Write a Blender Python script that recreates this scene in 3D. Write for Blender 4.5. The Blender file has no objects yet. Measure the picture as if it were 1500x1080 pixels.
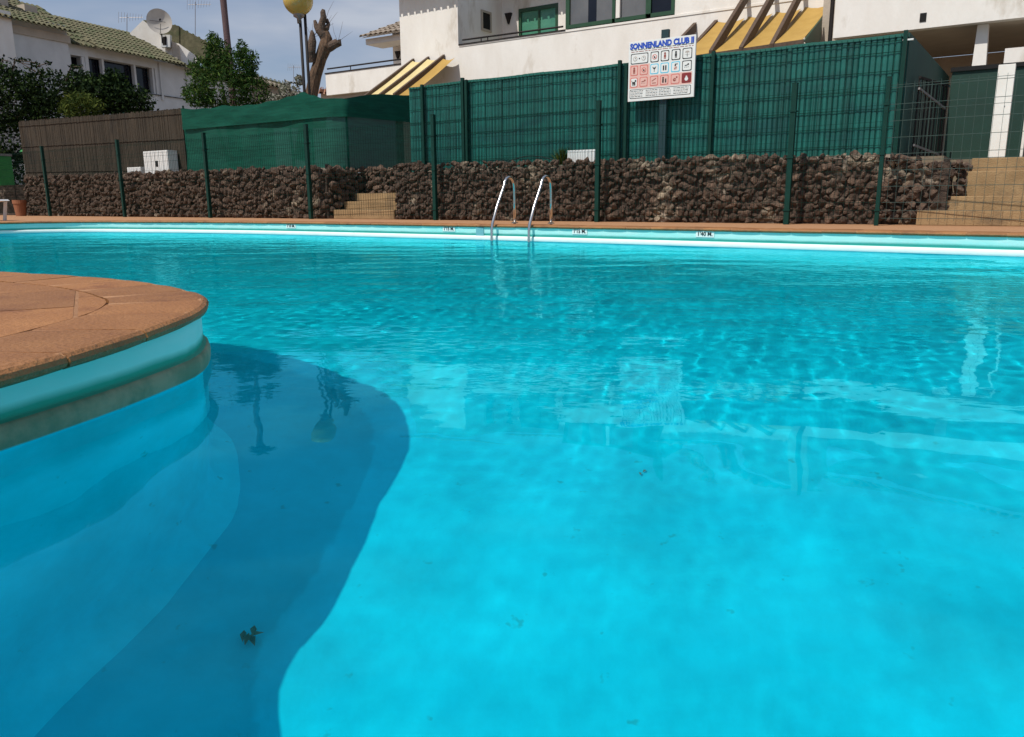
import bpy, bmesh, math, random
import numpy as np
from mathutils import Vector, Matrix
S = bpy.context.scene
COL = S.collection
rnd = random.Random(7)

# ---------------------------------------------------------------- camera, sky, sun, exposure
PITCH, ROLL, HW = math.radians(12.2), .0075, .61
F = 1150.
sp, cp = math.sin(PITCH), math.cos(PITCH)
CR = Vector((math.cos(ROLL), -math.sin(ROLL)*sp, -math.sin(ROLL)*cp))
CU = Vector((math.sin(ROLL), math.cos(ROLL)*sp, math.cos(ROLL)*cp))
CF = Vector((0, cp, -sp))
cam = bpy.data.cameras.new('camera'); cam.sensor_width = 36; cam.lens = 36*F/1500; cam.clip_start = .02; cam.clip_end = 2000
co = bpy.data.objects.new('camera', cam); COL.objects.link(co)
M = Matrix((CR, CU, -CF)).transposed().to_4x4(); M.translation = (0, 0, HW)
co.matrix_world = M; S.camera = co

SUN = Vector((-.412, -.372, .832)).normalized()
w = bpy.data.worlds.new("World"); S.world = w; w.use_nodes = True
nt = w.node_tree; bg = nt.nodes['Background']
sk = nt.nodes.new('ShaderNodeTexSky'); sk.sky_type = 'NISHITA'; sk.sun_disc = False
sk.sun_elevation = math.asin(SUN.z); sk.sun_rotation = math.atan2(SUN.x, SUN.y)
sk.air_density = 1.2; sk.dust_density = .6; sk.ozone_density = 2.5
# thin high cloud over the blue
tc = nt.nodes.new('ShaderNodeTexCoord'); mp = nt.nodes.new('ShaderNodeMapping'); mp.inputs['Scale'].default_value = (1.6, 1.6, 7)
ns = nt.nodes.new('ShaderNodeTexNoise'); ns.inputs['Scale'].default_value = 1.9; ns.inputs['Detail'].default_value = 5; ns.inputs['Roughness'].default_value = .5
rp = nt.nodes.new('ShaderNodeValToRGB'); rp.color_ramp.elements[0].position = .36; rp.color_ramp.elements[1].position = .66
rp.color_ramp.elements[0].color = (.55, .55, .55, 1); rp.color_ramp.elements[1].color = (.96, .96, .96, 1)
cm = nt.nodes.new('ShaderNodeMixRGB'); cc = nt.nodes.new('ShaderNodeValToRGB')
cc.color_ramp.elements[0].position = .35; cc.color_ramp.elements[0].color = (.20, .27, .45, 1)
cc.color_ramp.elements[1].position = .68; cc.color_ramp.elements[1].color = (.56, .61, .71, 1)
mul = nt.nodes.new('ShaderNodeVectorMath'); mul.operation = 'SCALE'; mul.inputs['Scale'].default_value = 7.6
L_ = nt.links.new
L_(tc.outputs['Generated'], mp.inputs[0]); L_(mp.outputs[0], ns.inputs['Vector']); L_(ns.outputs[0], rp.inputs[0]); L_(ns.outputs[0], cc.inputs[0])
L_(cc.outputs[0], mul.inputs[0]); L_(rp.outputs[0], cm.inputs[0]); L_(sk.outputs[0], cm.inputs[1]); L_(mul.outputs[0], cm.inputs[2])
L_(cm.outputs[0], bg.inputs[0]); bg.inputs[1].default_value = .115
sun = bpy.data.lights.new('sun', 'SUN'); sun.energy = 4.3; sun.angle = math.radians(.5); sun.color = (1, .95, .87)
so = bpy.data.objects.new('sun', sun); COL.objects.link(so); so.rotation_euler = SUN.to_track_quat('Z', 'Y').to_euler()
sun.cycles.is_caustics_light = True
S.view_settings.view_transform = 'Standard'; S.view_settings.look = 'None'; S.view_settings.gamma = 1; S.view_settings.exposure = 0
S.view_settings.use_curve_mapping = False
S.render.engine = 'CYCLES'
S.cycles.max_bounces = 14; S.cycles.transmission_bounces = 10; S.cycles.diffuse_bounces = 9; S.cycles.use_denoising = True
S.cycles.sample_clamp_indirect = 8

# ---------------------------------------------------------------- frames
A = math.atan2(.55, .836); ca, sa = math.cos(A), math.sin(A)
def W(s, n, z=0.): return Vector((s*ca+n*sa, -s*sa+n*ca, z))       # fence-parallel frame: s along, n away
def ray(px, py): return CR*((px-750)/F) + CU*(-(py-540)/F) + CF
def onplane(px, py, P0, N):
    d = ray(px, py); o = Vector((0, 0, HW)); t = (Vector(P0)-o).dot(N)/d.dot(N); return o+d*t
NV = Vector((sa, ca, 0)); SV = Vector((ca, -sa, 0))
def pn(px, py, n):                                                 # surveyed point on the vertical plane at distance n
    p = onplane(px, py, NV*n, NV); return p.dot(SV), p.z

# ---------------------------------------------------------------- materials
def mat(name, c1, c2=None, scale=8, rough=.8, bump=0, bscale=40, metal=0, c3=None, s3=1.5, t3=.6, stretch=(1, 1, 1), vor=False, spec=.5, obj=0.):
    m = bpy.data.materials.new(name); m.use_nodes = True; t = m.node_tree; b = t.nodes['Principled BSDF']
    b.inputs['Roughness'].default_value = rough; b.inputs['Metallic'].default_value = metal; b.inputs['Specular IOR Level'].default_value = spec
    g = t.nodes.new('ShaderNodeNewGeometry'); mp = t.nodes.new('ShaderNodeMapping'); mp.inputs['Scale'].default_value = stretch
    t.links.new(g.outputs['Position'], mp.inputs[0])
    n = t.nodes.new('ShaderNodeTexNoise'); n.inputs['Scale'].default_value = scale; n.inputs['Detail'].default_value = 6; n.inputs['Roughness'].default_value = .62
    t.links.new(mp.outputs[0], n.inputs['Vector'])
    r = t.nodes.new('ShaderNodeValToRGB'); r.color_ramp.elements[0].position = .32; r.color_ramp.elements[1].position = .68
    r.color_ramp.elements[0].color = (*c1, 1); r.color_ramp.elements[1].color = (*(c2 or c1), 1)
    t.links.new(n.outputs[0], r.inputs[0]); out = r.outputs[0]
    if c3:
        n3 = t.nodes.new('ShaderNodeTexNoise'); n3.inputs['Scale'].default_value = s3; n3.inputs['Detail'].default_value = 7; n3.inputs['Roughness'].default_value = .6
        t.links.new(mp.outputs[0], n3.inputs['Vector'])
        r3 = t.nodes.new('ShaderNodeMapRange'); r3.inputs['From Min'].default_value = t3; r3.inputs['From Max'].default_value = t3+.12
        t.links.new(n3.outputs[0], r3.inputs[0]); mx = t.nodes.new('ShaderNodeMixRGB'); mx.inputs[2].default_value = (*c3, 1)
        t.links.new(r3.outputs[0], mx.inputs[0]); t.links.new(out, mx.inputs[1]); out = mx.outputs[0]
    if obj:
        oi = t.nodes.new('ShaderNodeObjectInfo'); mr = t.nodes.new('ShaderNodeMapRange'); mr.inputs['To Min'].default_value = 1-obj; mr.inputs['To Max'].default_value = 1+obj
        t.links.new(oi.outputs['Random'], mr.inputs[0]); vm = t.nodes.new('ShaderNodeVectorMath'); vm.operation = 'SCALE'
        t.links.new(out, vm.inputs[0]); t.links.new(mr.outputs[0], vm.inputs['Scale']); out = vm.outputs[0]
    t.links.new(out, b.inputs['Base Color'])
    if bump:
        nb = t.nodes.new('ShaderNodeTexVoronoi' if vor else 'ShaderNodeTexNoise'); nb.inputs['Scale'].default_value = bscale
        if not vor: nb.inputs['Detail'].default_value = 6
        t.links.new(mp.outputs[0], nb.inputs['Vector']); bp = t.nodes.new('ShaderNodeBump'); bp.inputs['Strength'].default_value = bump; bp.inputs['Distance'].default_value = .02
        t.links.new(nb.outputs[0], bp.inputs['Height']); t.links.new(bp.outputs[0], b.inputs['Normal'])
    return m
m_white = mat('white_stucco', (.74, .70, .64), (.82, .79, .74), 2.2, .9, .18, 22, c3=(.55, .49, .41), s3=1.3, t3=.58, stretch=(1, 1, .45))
m_white2 = mat('white_stucco_shaded', (.54, .545, .54), (.63, .635, .63), 2, .9, .3, 25)  # same white stucco with shade put in the colour; sunlit walls stay lighter
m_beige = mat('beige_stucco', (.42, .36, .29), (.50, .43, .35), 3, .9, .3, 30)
m_terr = mat('terracotta_paint', (.25, .100, .028), (.32, .138, .042), 5, .62, .5, 70, c3=(.19, .070, .020), s3=3, t3=.56, obj=.13)
m_deck = mat('deck_mortar', (.32, .16, .07), (.42, .22, .11), 30, .9, .4, 80)
m_step = mat('ochre_step', (.24, .150, .068), (.36, .235, .115), 3, .85, .4, 60, c3=(.19, .125, .065), s3=2.2, t3=.53)
m_stone = mat('lava_stone', (.032, .020, .014), (.145, .090, .060), 13, .95, .9, 55, c3=(.34, .27, .19), s3=2.3, t3=.575, obj=.35)
m_core = mat('lava_mortar', (.026, .018, .013), (.085, .056, .040), 15, .97, .8, 60, c3=(.42, .34, .26), s3=2.3, t3=.575)
m_post = mat('green_post', (.003, .030, .022), (.005, .038, .028), 9, .5, spec=.2)
m_wire = mat('green_wire', (.002, .022, .016), None, 9, .7, spec=.1)
m_wire_w = mat('faded_wire', (.045, .070, .060), None, 9, .6, spec=.3)
m_slat = mat('green_reed', (.002, .075, .062), (.005, .11, .090), 3, .5, c3=(.002, .065, .060), s3=1.2, t3=.52, stretch=(1, 1, 3), obj=.22)
m_slat_top = mat('green_rail', (.004, .10, .075), None, 3, .55)
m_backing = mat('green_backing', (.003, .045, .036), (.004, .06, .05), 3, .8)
m_reed = mat('dry_reed', (.026, .019, .011), (.052, .038, .023), 5, .95, .6, 60, c3=(.018, .014, .009), s3=2, t3=.56, stretch=(1, 1, .35))
m_steel = mat('steel', (.62, .60, .57), None, 8, .22, metal=1)
m_wood = mat('dark_wood', (.060, .036, .022), (.115, .072, .046), 7, .75, .3, 60, stretch=(3, 3, 3))
m_canvas = mat('yellow_canvas', (.36, .215, .045), (.44, .275, .065), 3, .8, .15, 90)
m_cream = mat('cream_canvas', (.56, .45, .20), (.64, .53, .27), 3, .8)
m_rail = mat('dark_rail', (.025, .021, .02), None, 8, .6, spec=.15)
m_gframe = mat('green_frame', (.012, .055, .025), (.02, .07, .032), 8, .45)
m_pot = mat('terracotta_pot', (.22, .08, .035), (.30, .12, .055), 9, .8)
m_plastic = mat('white_plastic', (.72, .72, .70), None, 9, .4)
m_gplastic = mat('green_plastic', (.01, .17, .03), (.015, .22, .04), 6, .45)
m_tile = mat('lichen_tile', (.085, .080, .042), (.16, .145, .08), 6, .9, .5, 40, c3=(.07, .085, .035), s3=2, t3=.5)
m_tile_red = mat('red_tile', (.30, .14, .08), (.42, .24, .15), 6, .9, .4, 40)
m_tile_fade = mat('faded_tile', (.24, .19, .14), (.36, .30, .24), 6, .9, .4, 40)
m_iron = mat('grey_metal', (.25, .23, .23), None, 9, .5, metal=.6)
m_bark = mat('brown_bark', (.050, .030, .018), (.17, .10, .058), 9, .95, 1.0, 24, stretch=(3, 3, .7))
m_bark_d = mat('dark_bark', (.060, .042, .030), (.13, .085, .06), 7, .95, .9, 30)
m_trunk = mat('palm_trunk', (.085, .055, .060), (.14, .09, .09), 9, .95, .6, 30, stretch=(1, 1, 4))
m_dish = mat('dish_paint', (.50, .46, .40), (.60, .56, .50), 3, .6)
m_globe = bpy.data.materials.new('yellow_globe'); m_globe.use_nodes = True
_b = m_globe.node_tree.nodes['Principled BSDF']; _b.inputs['Base Color'].default_value = (.50, .36, .10, 1); _b.inputs['Roughness'].default_value = .18
_b.inputs['Subsurface Weight'].default_value = .3; _b.inputs['Subsurface Radius'].default_value = (.1, .08, .03)
m_glass = mat('window_glass', (.10, .10, .10), (.16, .155, .15), 1.2, .06, spec=.8)
m_glass_d = mat('dark_glass', (.006, .007, .012), (.012, .014, .022), 1.2, .08, spec=.35)
m_glass_g = mat('green_curtain_glass', (.05, .20, .13), (.09, .27, .18), 2, .1, stretch=(1, 1, 3))
m_dark = mat('dark_void', (.006, .006, .006), None, 4, .9)
def leafmat(name, c1, c2, c3):
    m = bpy.data.materials.new(name); m.use_nodes = True; t = m.node_tree; b = t.nodes['Principled BSDF']; b.inputs['Roughness'].default_value = .8; b.inputs['Specular IOR Level'].default_value = .12
    g = t.nodes.new('ShaderNodeNewGeometry'); r = t.nodes.new('ShaderNodeValToRGB'); e = r.color_ramp.elements
    e[0].color = (*c1, 1); e[1].color = (*c3, 1); k = e.new(.55); k.color = (*c2, 1)
    t.links.new(g.outputs['Random Per Island'], r.inputs[0]); t.links.new(r.outputs[0], b.inputs['Base Color'])
    tr = t.nodes.new('ShaderNodeBsdfTranslucent'); t.links.new(r.outputs[0], tr.inputs[0]); mx = t.nodes.new('ShaderNodeMixShader'); mx.inputs[0].default_value = .22
    t.links.new(b.outputs[0], mx.inputs[1]); t.links.new(tr.outputs[0], mx.inputs[2]); t.links.new(mx.outputs[0], t.nodes['Material Output'].inputs[0])
    return m
m_leaf_d = leafmat('dark_leaves', (.003, .009, .003), (.009, .024, .006), (.04, .07, .016))
m_leaf_m = leafmat('mid_leaves', (.012, .036, .008), (.032, .075, .014), (.09, .14, .025))
m_leaf_y = leafmat('yellow_green_leaves', (.018, .034, .006), (.05, .075, .012), (.12, .14, .025))
m_leaf_w = leafmat('pale_leaves', (.07, .085, .05), (.20, .20, .15), (.5, .48, .42))
# shade net: woven cloth that lets a little light through
m_net = bpy.data.materials.new('shade_net'); m_net.use_nodes = True
def _net():
    t = m_net.node_tree; b = t.nodes['Principled BSDF']; b.inputs['Roughness'].default_value = .8; b.inputs['Specular IOR Level'].default_value = .15
    g = t.nodes.new('ShaderNodeNewGeometry'); mp = t.nodes.new('ShaderNodeMapping'); mp.inputs['Scale'].default_value = (1, 1, 9)
    n = t.nodes.new('ShaderNodeTexNoise'); n.inputs['Scale'].default_value = 2.2; n.inputs['Detail'].default_value = 8; n.inputs['Roughness'].default_value = .7
    r = t.nodes.new('ShaderNodeValToRGB'); r.color_ramp.elements[0].color = (.003, .050, .034, 1); r.color_ramp.elements[1].color = (.007, .098, .064, 1); r.color_ramp.elements[0].position = .3; r.color_ramp.elements[1].position = .7
    t.links.new(g.outputs['Position'], mp.inputs[0]); t.links.new(mp.outputs[0], n.inputs['Vector']); t.links.new(n.outputs[0], r.inputs[0]); t.links.new(r.outputs[0], b.inputs['Base Color'])
    tr = t.nodes.new('ShaderNodeBsdfTranslucent'); t.links.new(r.outputs[0], tr.inputs[0]); mx = t.nodes.new('ShaderNodeMixShader'); mx.inputs[0].default_value = .12
    tp = t.nodes.new('ShaderNodeBsdfTransparent'); mx2 = t.nodes.new('ShaderNodeMixShader'); mx2.inputs[0].default_value = .03
    t.links.new(b.outputs[0], mx.inputs[1]); t.links.new(tr.outputs[0], mx.inputs[2]); t.links.new(mx.outputs[0], mx2.inputs[1]); t.links.new(tp.outputs[0], mx2.inputs[2])
    t.links.new(mx2.outputs[0], t.nodes['Material Output'].inputs[0])
_net()
# pool paint: blue under water, aqua fascia above, algae line, stained bead
def poolmat(name, paint, fascia, algae, bead, bead2):
    m = bpy.data.materials.new(name); m.use_nodes = True; t = m.node_tree; b = t.nodes['Principled BSDF']; b.inputs['Roughness'].default_value = .6; b.inputs['Specular IOR Level'].default_value = .06
    g = t.nodes.new('ShaderNodeNewGeometry'); sx = t.nodes.new('ShaderNodeSeparateXYZ'); t.links.new(g.outputs['Position'], sx.inputs[0])
    def noise(sc, det=6, st=(1, 1, 1)):
        mp = t.nodes.new('ShaderNodeMapping'); mp.inputs['Scale'].default_value = st; t.links.new(g.outputs['Position'], mp.inputs[0])
        n = t.nodes.new('ShaderNodeTexNoise'); n.inputs['Scale'].default_value = sc; n.inputs['Detail'].default_value = det; n.inputs['Roughness'].default_value = .65
        t.links.new(mp.outputs[0], n.inputs['Vector']); return n.outputs[0]
    def rng(src, a, bb, lo=0., hi=1.):
        r = t.nodes.new('ShaderNodeMapRange'); r.inputs[1].default_value = a; r.inputs[2].default_value = bb; r.inputs[3].default_value = lo; r.inputs[4].default_value = hi
        t.links.new(src, r.inputs[0]); return r.outputs[0]
    def mix(f, a, bb):
        mx = t.nodes.new('ShaderNodeMixRGB'); t.links.new(f, mx.inputs[0])
        for i, v in ((1, a), (2, bb)):
            if isinstance(v, tuple): mx.inputs[i].default_value = (*v, 1)
            else: t.links.new(v, mx.inputs[i])
        return mx.outputs[0]
    def add(a, bb, sc):
        k = t.nodes.new('ShaderNodeMath'); k.operation = 'MULTIPLY_ADD'; t.links.new(bb, k.inputs[0]); k.inputs[1].default_value = sc; t.links.new(a, k.inputs[2]); return k.outputs[0]
    deep = rng(sx.outputs[1], 3.2, 7.5, 0, .42)  # paint darkened towards the far side, standing in for light lost in water
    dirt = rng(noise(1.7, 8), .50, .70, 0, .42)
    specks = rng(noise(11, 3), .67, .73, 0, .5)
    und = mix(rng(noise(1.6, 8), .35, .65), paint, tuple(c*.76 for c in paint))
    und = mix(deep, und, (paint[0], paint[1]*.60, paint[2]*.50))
    und = mix(dirt, und, tuple(c*.55+.004 for c in paint)); und = mix(specks, und, (paint[0]+.01, paint[1]*.42, paint[2]*.34))
    fas = mix(rng(noise(1.3, 6, (1, 1, 4)), .42, .62), fascia, (fascia[0]*.72, fascia[1]*.98, fascia[2]*.97))
    zz = add(sx.outputs[2], noise(2.3, 3), .022)
    up = mix(rng(zz, .150, .126, 0, 1), fas, algae)
    bd = mix(rng(noise(6, 7), .45, .62), bead, bead2)
    up = mix(rng(sx.outputs[2], .0945, .0925, 0, 1), up, bd)
    c = mix(rng(sx.outputs[2], .036, .030, 0, 1), up, und)
    t.links.new(c, b.inputs['Base Color'])
    bp = t.nodes.new('ShaderNodeBump'); bp.inputs['Strength'].default_value = .25; bp.inputs['Distance'].default_value = .01; t.links.new(noise(9, 5), bp.inputs['Height']); t.links.new(bp.outputs[0], b.inputs['Normal'])
    return m
PAINT = (.004, .82, .95); FASCIA = (.52, .82, .77)
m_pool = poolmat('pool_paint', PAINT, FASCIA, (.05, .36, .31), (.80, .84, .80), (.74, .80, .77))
m_floor = poolmat('pool_floor_darker', (.002, .66, .79), FASCIA, (.05, .36, .31), (.80, .84, .80), (.74, .80, .77))  # painted darker than the walls, in place of bounced light brightening them
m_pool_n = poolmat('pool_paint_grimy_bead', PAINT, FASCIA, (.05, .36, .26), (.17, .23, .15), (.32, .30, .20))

# ---------------------------------------------------------------- builders
WLOC = {}
class MB:
    def __init__(s): s.v = []; s.f = []; s.m = []
    def quadbox(s, P, mi=0):       # 8 points: bottom 4 ccw, top 4 ccw
        k = len(s.v); s.v += [tuple(p) for p in P]
        s.f += [(k+3, k+2, k+1, k), (k+4, k+5, k+6, k+7)] + [(k+i, k+(i+1) % 4, k+4+(i+1) % 4, k+4+i) for i in range(4)]; s.m += [mi]*6; return s
    def box(s, s0, s1, n0, n1, z0, z1, fr=W, mi=0):
        return s.quadbox([fr(s0, n0, z0), fr(s1, n0, z0), fr(s1, n1, z0), fr(s0, n1, z0), fr(s0, n0, z1), fr(s1, n0, z1), fr(s1, n1, z1), fr(s0, n1, z1)], mi)
    def prism(s, pts, vec, mi=0):
        k = len(s.v); n = len(pts); vec = Vector(vec); s.v += [tuple(p) for p in pts] + [tuple(Vector(p)+vec) for p in pts]
        s.f += [tuple(range(k+n-1, k-1, -1)), tuple(range(k+n, k+2*n))] + [(k+i, k+(i+1) % n, k+n+(i+1) % n, k+n+i) for i in range(n)]; s.m += [mi]*(n+2); return s
    def tube(s, pts, r, seg=8, mi=0, cap=True):
        pts = [Vector(p) for p in pts]; k = len(s.v); N = len(pts); rr = r if hasattr(r, '__len__') else [r]*N; ref = None
        for i, p in enumerate(pts):
            t = (pts[min(i+1, N-1)]-pts[max(i-1, 0)]).normalized()
            if ref is None: ref = t.orthogonal().normalized()
            a = (ref - t*ref.dot(t)).normalized(); ref = a; b = t.cross(a)
            for j in range(seg):
                th = 2*math.pi*j/seg; s.v.append(tuple(p+(a*math.cos(th)+b*math.sin(th))*rr[i]))
        for i in range(N-1):
            for j in range(seg):
                s.f.append((k+i*seg+j, k+i*seg+(j+1) % seg, k+(i+1)*seg+(j+1) % seg, k+(i+1)*seg+j)); s.m.append(mi)
        if cap: s.f += [tuple(k+seg-1-j for j in range(seg)), tuple(k+(N-1)*seg+j for j in range(seg))]; s.m += [mi]*2
        return s
    def lathe(s, c, prof, seg=24, mi=0):
        k = len(s.v); N = len(prof); c = Vector(c)
        for r, z in prof:
            for j in range(seg): th = 2*math.pi*j/seg; s.v.append((c.x+r*math.cos(th), c.y+r*math.sin(th), c.z+z))
        for i in range(N-1):
            for j in range(seg): s.f.append((k+i*seg+j, k+i*seg+(j+1) % seg, k+(i+1)*seg+(j+1) % seg, k+(i+1)*seg+j)); s.m.append(mi)
        return s
    def bar(s, a, b, w, h, up=(0, 0, 1), mi=0):
        a, b = Vector(a), Vector(b); d = (b-a).normalized(); x = d.cross(Vector(up)).normalized(); y = x.cross(d)
        o = [x*-w/2+y*-h/2, x*w/2+y*-h/2, x*w/2+y*h/2, x*-w/2+y*h/2]
        return s.quadbox([a+q for q in o]+[b+q for q in o], mi)
    def build(s, name, m, parent=None, smooth=False, bevel=0, **kw):
        V = np.array(s.v, dtype=float).reshape(-1, 3); lo, hi = V.min(0), V.max(0); c = (lo+hi)/2; c[2] = lo[2]
        me = bpy.data.meshes.new(name); me.from_pydata([tuple(p) for p in (V-c)], [], s.f)
        for q in (m if isinstance(m, (list, tuple)) else [m]): me.materials.append(q)
        if any(s.m): me.polygons.foreach_set('material_index', s.m)
        if smooth: me.polygons.foreach_set('use_smooth', [True]*len(me.polygons))
        me.update()
        o = bpy.data.objects.new(name, me); link(o, parent, c, **kw)
        if bevel:
            bm = bmesh.new(); bm.from_mesh(me); bmesh.ops.bevel(bm, geom=bm.edges[:], offset=bevel, segments=2, affect='EDGES', profile=.6); bm.to_mesh(me); bm.free()
        return o
def link(o, parent, c, label=None, cat=None, group=None, kind=None):
    COL.objects.link(o); c = Vector(c); WLOC[o.name] = c
    if parent is not None: o.parent = parent; o.location = c-WLOC[parent.name]
    else: o.location = c
    if label: o['label'] = label
    if cat: o['category'] = cat
    if group: o['group'] = group
    if kind: o['kind'] = kind
    return o
def empty(name, loc, label, cat, group=None):
    o = bpy.data.objects.new(name, None); o.empty_display_size = .2; return link(o, None, loc, label, cat, group)
def recv(o): o.cycles.is_caustics_receiver = True; return o

# ---------------------------------------------------------------- pool outline (coping line, clockwise from far right)
raw = [tuple(W(s, n)[:2]) for s, n in ((7.0, 8.6), (4.0, 8.75), (2, 8.9), (0, 9.03), (-1.3, 9.14), (-3.6, 9.28), (-6.5, 9.41), (-9, 9.42), (-11.2, 9.38), (-13, 9.17), (-14.4, 8.84))]
raw += [(-8.1, 15.62), (-8.9, 15.55), (-9.7, 15.1), (-10.25, 14.2), (-10.45, 12.6), (-10.3, 10), (-9.9, 7.8), (-9.0, 6.5), (-7.6, 5.9), (-5.5, 5.35), (-3.8, 4.75), (-2.75, 4.16), (-2.02, 3.78), (-1.63, 3.48), (-1.41, 3.25), (-1.235, 3.01), (-1.12, 2.66), (-1.1, 2.28), (-1.12, 1.97), (-1.165, 1.66), (-1.235, 1.38), (-1.09, 1.02), (-.93, .62), (-.88, 0), (-.95, -.8), (0, -2.2), (2.5, -3.4), (6, -3.2), (9, -1.8), (10.8, .5)]
def catmull(P, step):
    P = [Vector(p) for p in P]; out = []; n = len(P)
    for i in range(n):
        a, b, c, d = P[i-1], P[i], P[(i+1) % n], P[(i+2) % n]; k = max(2, int((c-b).length/step))
        for j in range(k):
            t = j/k; out.append(.5*((2*b)+(c-a)*t+(2*a-5*b+4*c-d)*t*t+(-a+3*b-3*c+d)*t**3))
    return out
OUT = catmull(raw, .09)
NO = len(OUT)
TAN = [(OUT[(i+1) % NO]-OUT[i-1]).normalized() for i in range(NO)]
area = sum(OUT[i].x*OUT[(i+1) % NO].y-OUT[(i+1) % NO].x*OUT[i].y for i in range(NO))
sgn = 1 if area > 0 else -1
INN = [Vector((-t.y, t.x))*sgn for t in TAN]                       # towards the water
def off(i, d): i %= NO; return OUT[i]+INN[i]*d
def inside(px, py, d=0):
    poly = np.array([tuple(off(i, d)) for i in range(NO)]); x, y = poly[:, 0], poly[:, 1]; x2, y2 = np.roll(x, -1), np.roll(y, -1)
    res = np.zeros(px.shape, bool)
    for a, b, c, e in zip(x, y, x2, y2):
        if b == e: continue
        cond = ((b > py) != (e > py)) & (px < (c-a)*(py-b)/(e-b)+a); res ^= cond
    return res
near_idx = set(i for i in range(NO) if OUT[i].y < 7 and OUT[i].x < 0)
def sweep(name, prof, m, parent=None, closed=False, flip=False, idx=None, back=False, **kw):
    b = MB(); idx = list(range(NO)) if idx is None else idx; n = len(idx); wrap = n == NO
    for i in idx:
        for d, z in prof:
            p = off(i, d+(setback(i) if back else 0)); b.v.append((p.x, p.y, z))
    K = len(prof)
    for a in range(n if wrap else n-1):
        for k in range(K if closed else K-1):
            q = (a*K+k, ((a+1) % n)*K+k, ((a+1) % n)*K+(k+1) % K, a*K+(k+1) % K); b.f.append(q if not flip else q[::-1]); b.m.append(0)
    if closed and not wrap: b.f += [tuple(range(K)), tuple(range((n-1)*K+K-1, (n-1)*K-1, -1))]; b.m += [0, 0]
    return b.build(name, m, parent, **kw)
D0 = -1.3
prof = [(.030, .222), (.030, .112), (.026, .102), (.026, .096), (.040, .094), (.048, .087), (.052, .070), (.053, .056), (.050, .034), (.044, .026), (.028, .018), (.020, .005), (.018, -1.18), (.036, -1.25), (.086, D0+.01), (.126, D0)]
def setback(i):       # the near wall steps back under its coping
    i %= NO; p = OUT[i]
    if p.x > 0 or p.x < -1.5 or p.y > 2.6 or p.y < -1: return 0.
    return -.125*min(1, max(0, (2.6-p.y)/.85))*min(1, (p.y+1)/.8)
def runs(sel):
    st = [i for i in range(NO) if (i in sel) and ((i-1) % NO not in sel)]; R = []
    for i in st:
        r = [i]
        while (r[-1]+1) % NO in sel: r.append((r[-1]+1) % NO)
        r.append((r[-1]+1) % NO); R.append(r)
    return R
far_sel = set(range(NO))-near_idx
pool_wall = None
for r in runs(far_sel):
    pool_wall = recv(sweep('pool_wall', prof, m_pool, smooth=True, idx=r, back=True, kind='structure'))
for r in runs(near_idx):
    recv(sweep('pool_wall', prof, m_pool_n, smooth=True, idx=r, back=True, kind='structure'))
b = MB(); b.v = [(off(i, -.15).x, off(i, -.15).y, D0) for i in range(NO)]; b.f = [tuple(range(NO))]; b.m = [0]
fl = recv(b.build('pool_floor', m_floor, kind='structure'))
bm = bmesh.new(); bm.from_mesh(fl.data); bmesh.ops.triangulate(bm, faces=bm.faces[:]); bmesh.ops.recalc_face_normals(bm, faces=bm.faces[:]); bm.to_mesh(fl.data); bm.free()

# water: real ripples, so the sun focuses on the floor
NX, NY = 760, 860
u_ = np.linspace(-1, 1, NX); xs = 11.6*(.45*u_+.55*np.abs(u_)**1.6*np.sign(u_)); ys = -3.6+20.6*np.linspace(0, 1, NY)**1.15
X, Y = np.meshgrid(xs, ys); rg = np.random.default_rng(5)
Zs = np.zeros_like(X); Zl = np.zeros_like(X)
for i in range(70):
    lam = rg.uniform(.05, .17); k = 2*np.pi/lam; th = rg.normal(.9, 1.1); Zs += .00115*lam*rg.uniform(.3, 1)*np.sin(k*(np.cos(th)*X+np.sin(th)*Y)+rg.uniform(0, 6.28))
for i in range(40):
    lam = rg.uniform(.3, 1.4); k = 2*np.pi/lam; th = rg.uniform(0, 6.28); Zl += .00075*lam*rg.uniform(.3, 1)*np.sin(k*(np.cos(th)*X+np.sin(th)*Y)+rg.uniform(0, 6.28))
sm = lambda a, b_, v: (lambda t: t*t*(3-2*t))(np.clip((v-a)/(b_-a), 0, 1))
far = sm(2.0, 4.6, Y+.32*X); patch = .5+.5*np.sin(.9*X+1.3*np.sin(.6*Y)+.7)*np.sin(.7*Y-.5*X+1)
Z = .03+Zs*(.10+.95*far*(.45+.75*patch)) + Zl*(.75+.15*far)
idm = np.arange(NX*NY).reshape(NY, NX); cx = (X[:-1, :-1]+X[1:, 1:])/2; cy = (Y[:-1, :-1]+Y[1:, 1:])/2
keep = inside(cx, cy, -.14)
Q = np.stack([idm[:-1, :-1], idm[:-1, 1:], idm[1:, 1:], idm[1:, :-1]], -1)[keep]
used = np.unique(Q); remap = np.zeros(NX*NY, int); remap[used] = np.arange(len(used)); Q = remap[Q]
V = np.stack([X, Y, Z], -1).reshape(-1, 3)[used]
me = bpy.data.meshes.new('water'); me.vertices.add(len(V)); me.vertices.foreach_set('co', V.ravel()); me.loops.add(len(Q)*4); me.loops.foreach_set('vertex_index', Q.ravel().astype(np.int32))
me.polygons.add(len(Q)); me.polygons.foreach_set('loop_start', np.arange(0, len(Q)*4, 4, dtype=np.int32)); me.update(calc_edges=True); me.polygons.foreach_set('use_smooth', [True]*len(Q))
m_water = bpy.data.materials.new('water'); m_water.use_nodes = True; t_ = m_water.node_tree; t_.nodes.remove(t_.nodes['Principled BSDF'])
rf_ = t_.nodes.new('ShaderNodeBsdfRefraction'); rf_.inputs['Color'].default_value = (.88, .985, 1, 1); rf_.inputs['Roughness'].default_value = 0; rf_.inputs['IOR'].default_value = 1.33
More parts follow.
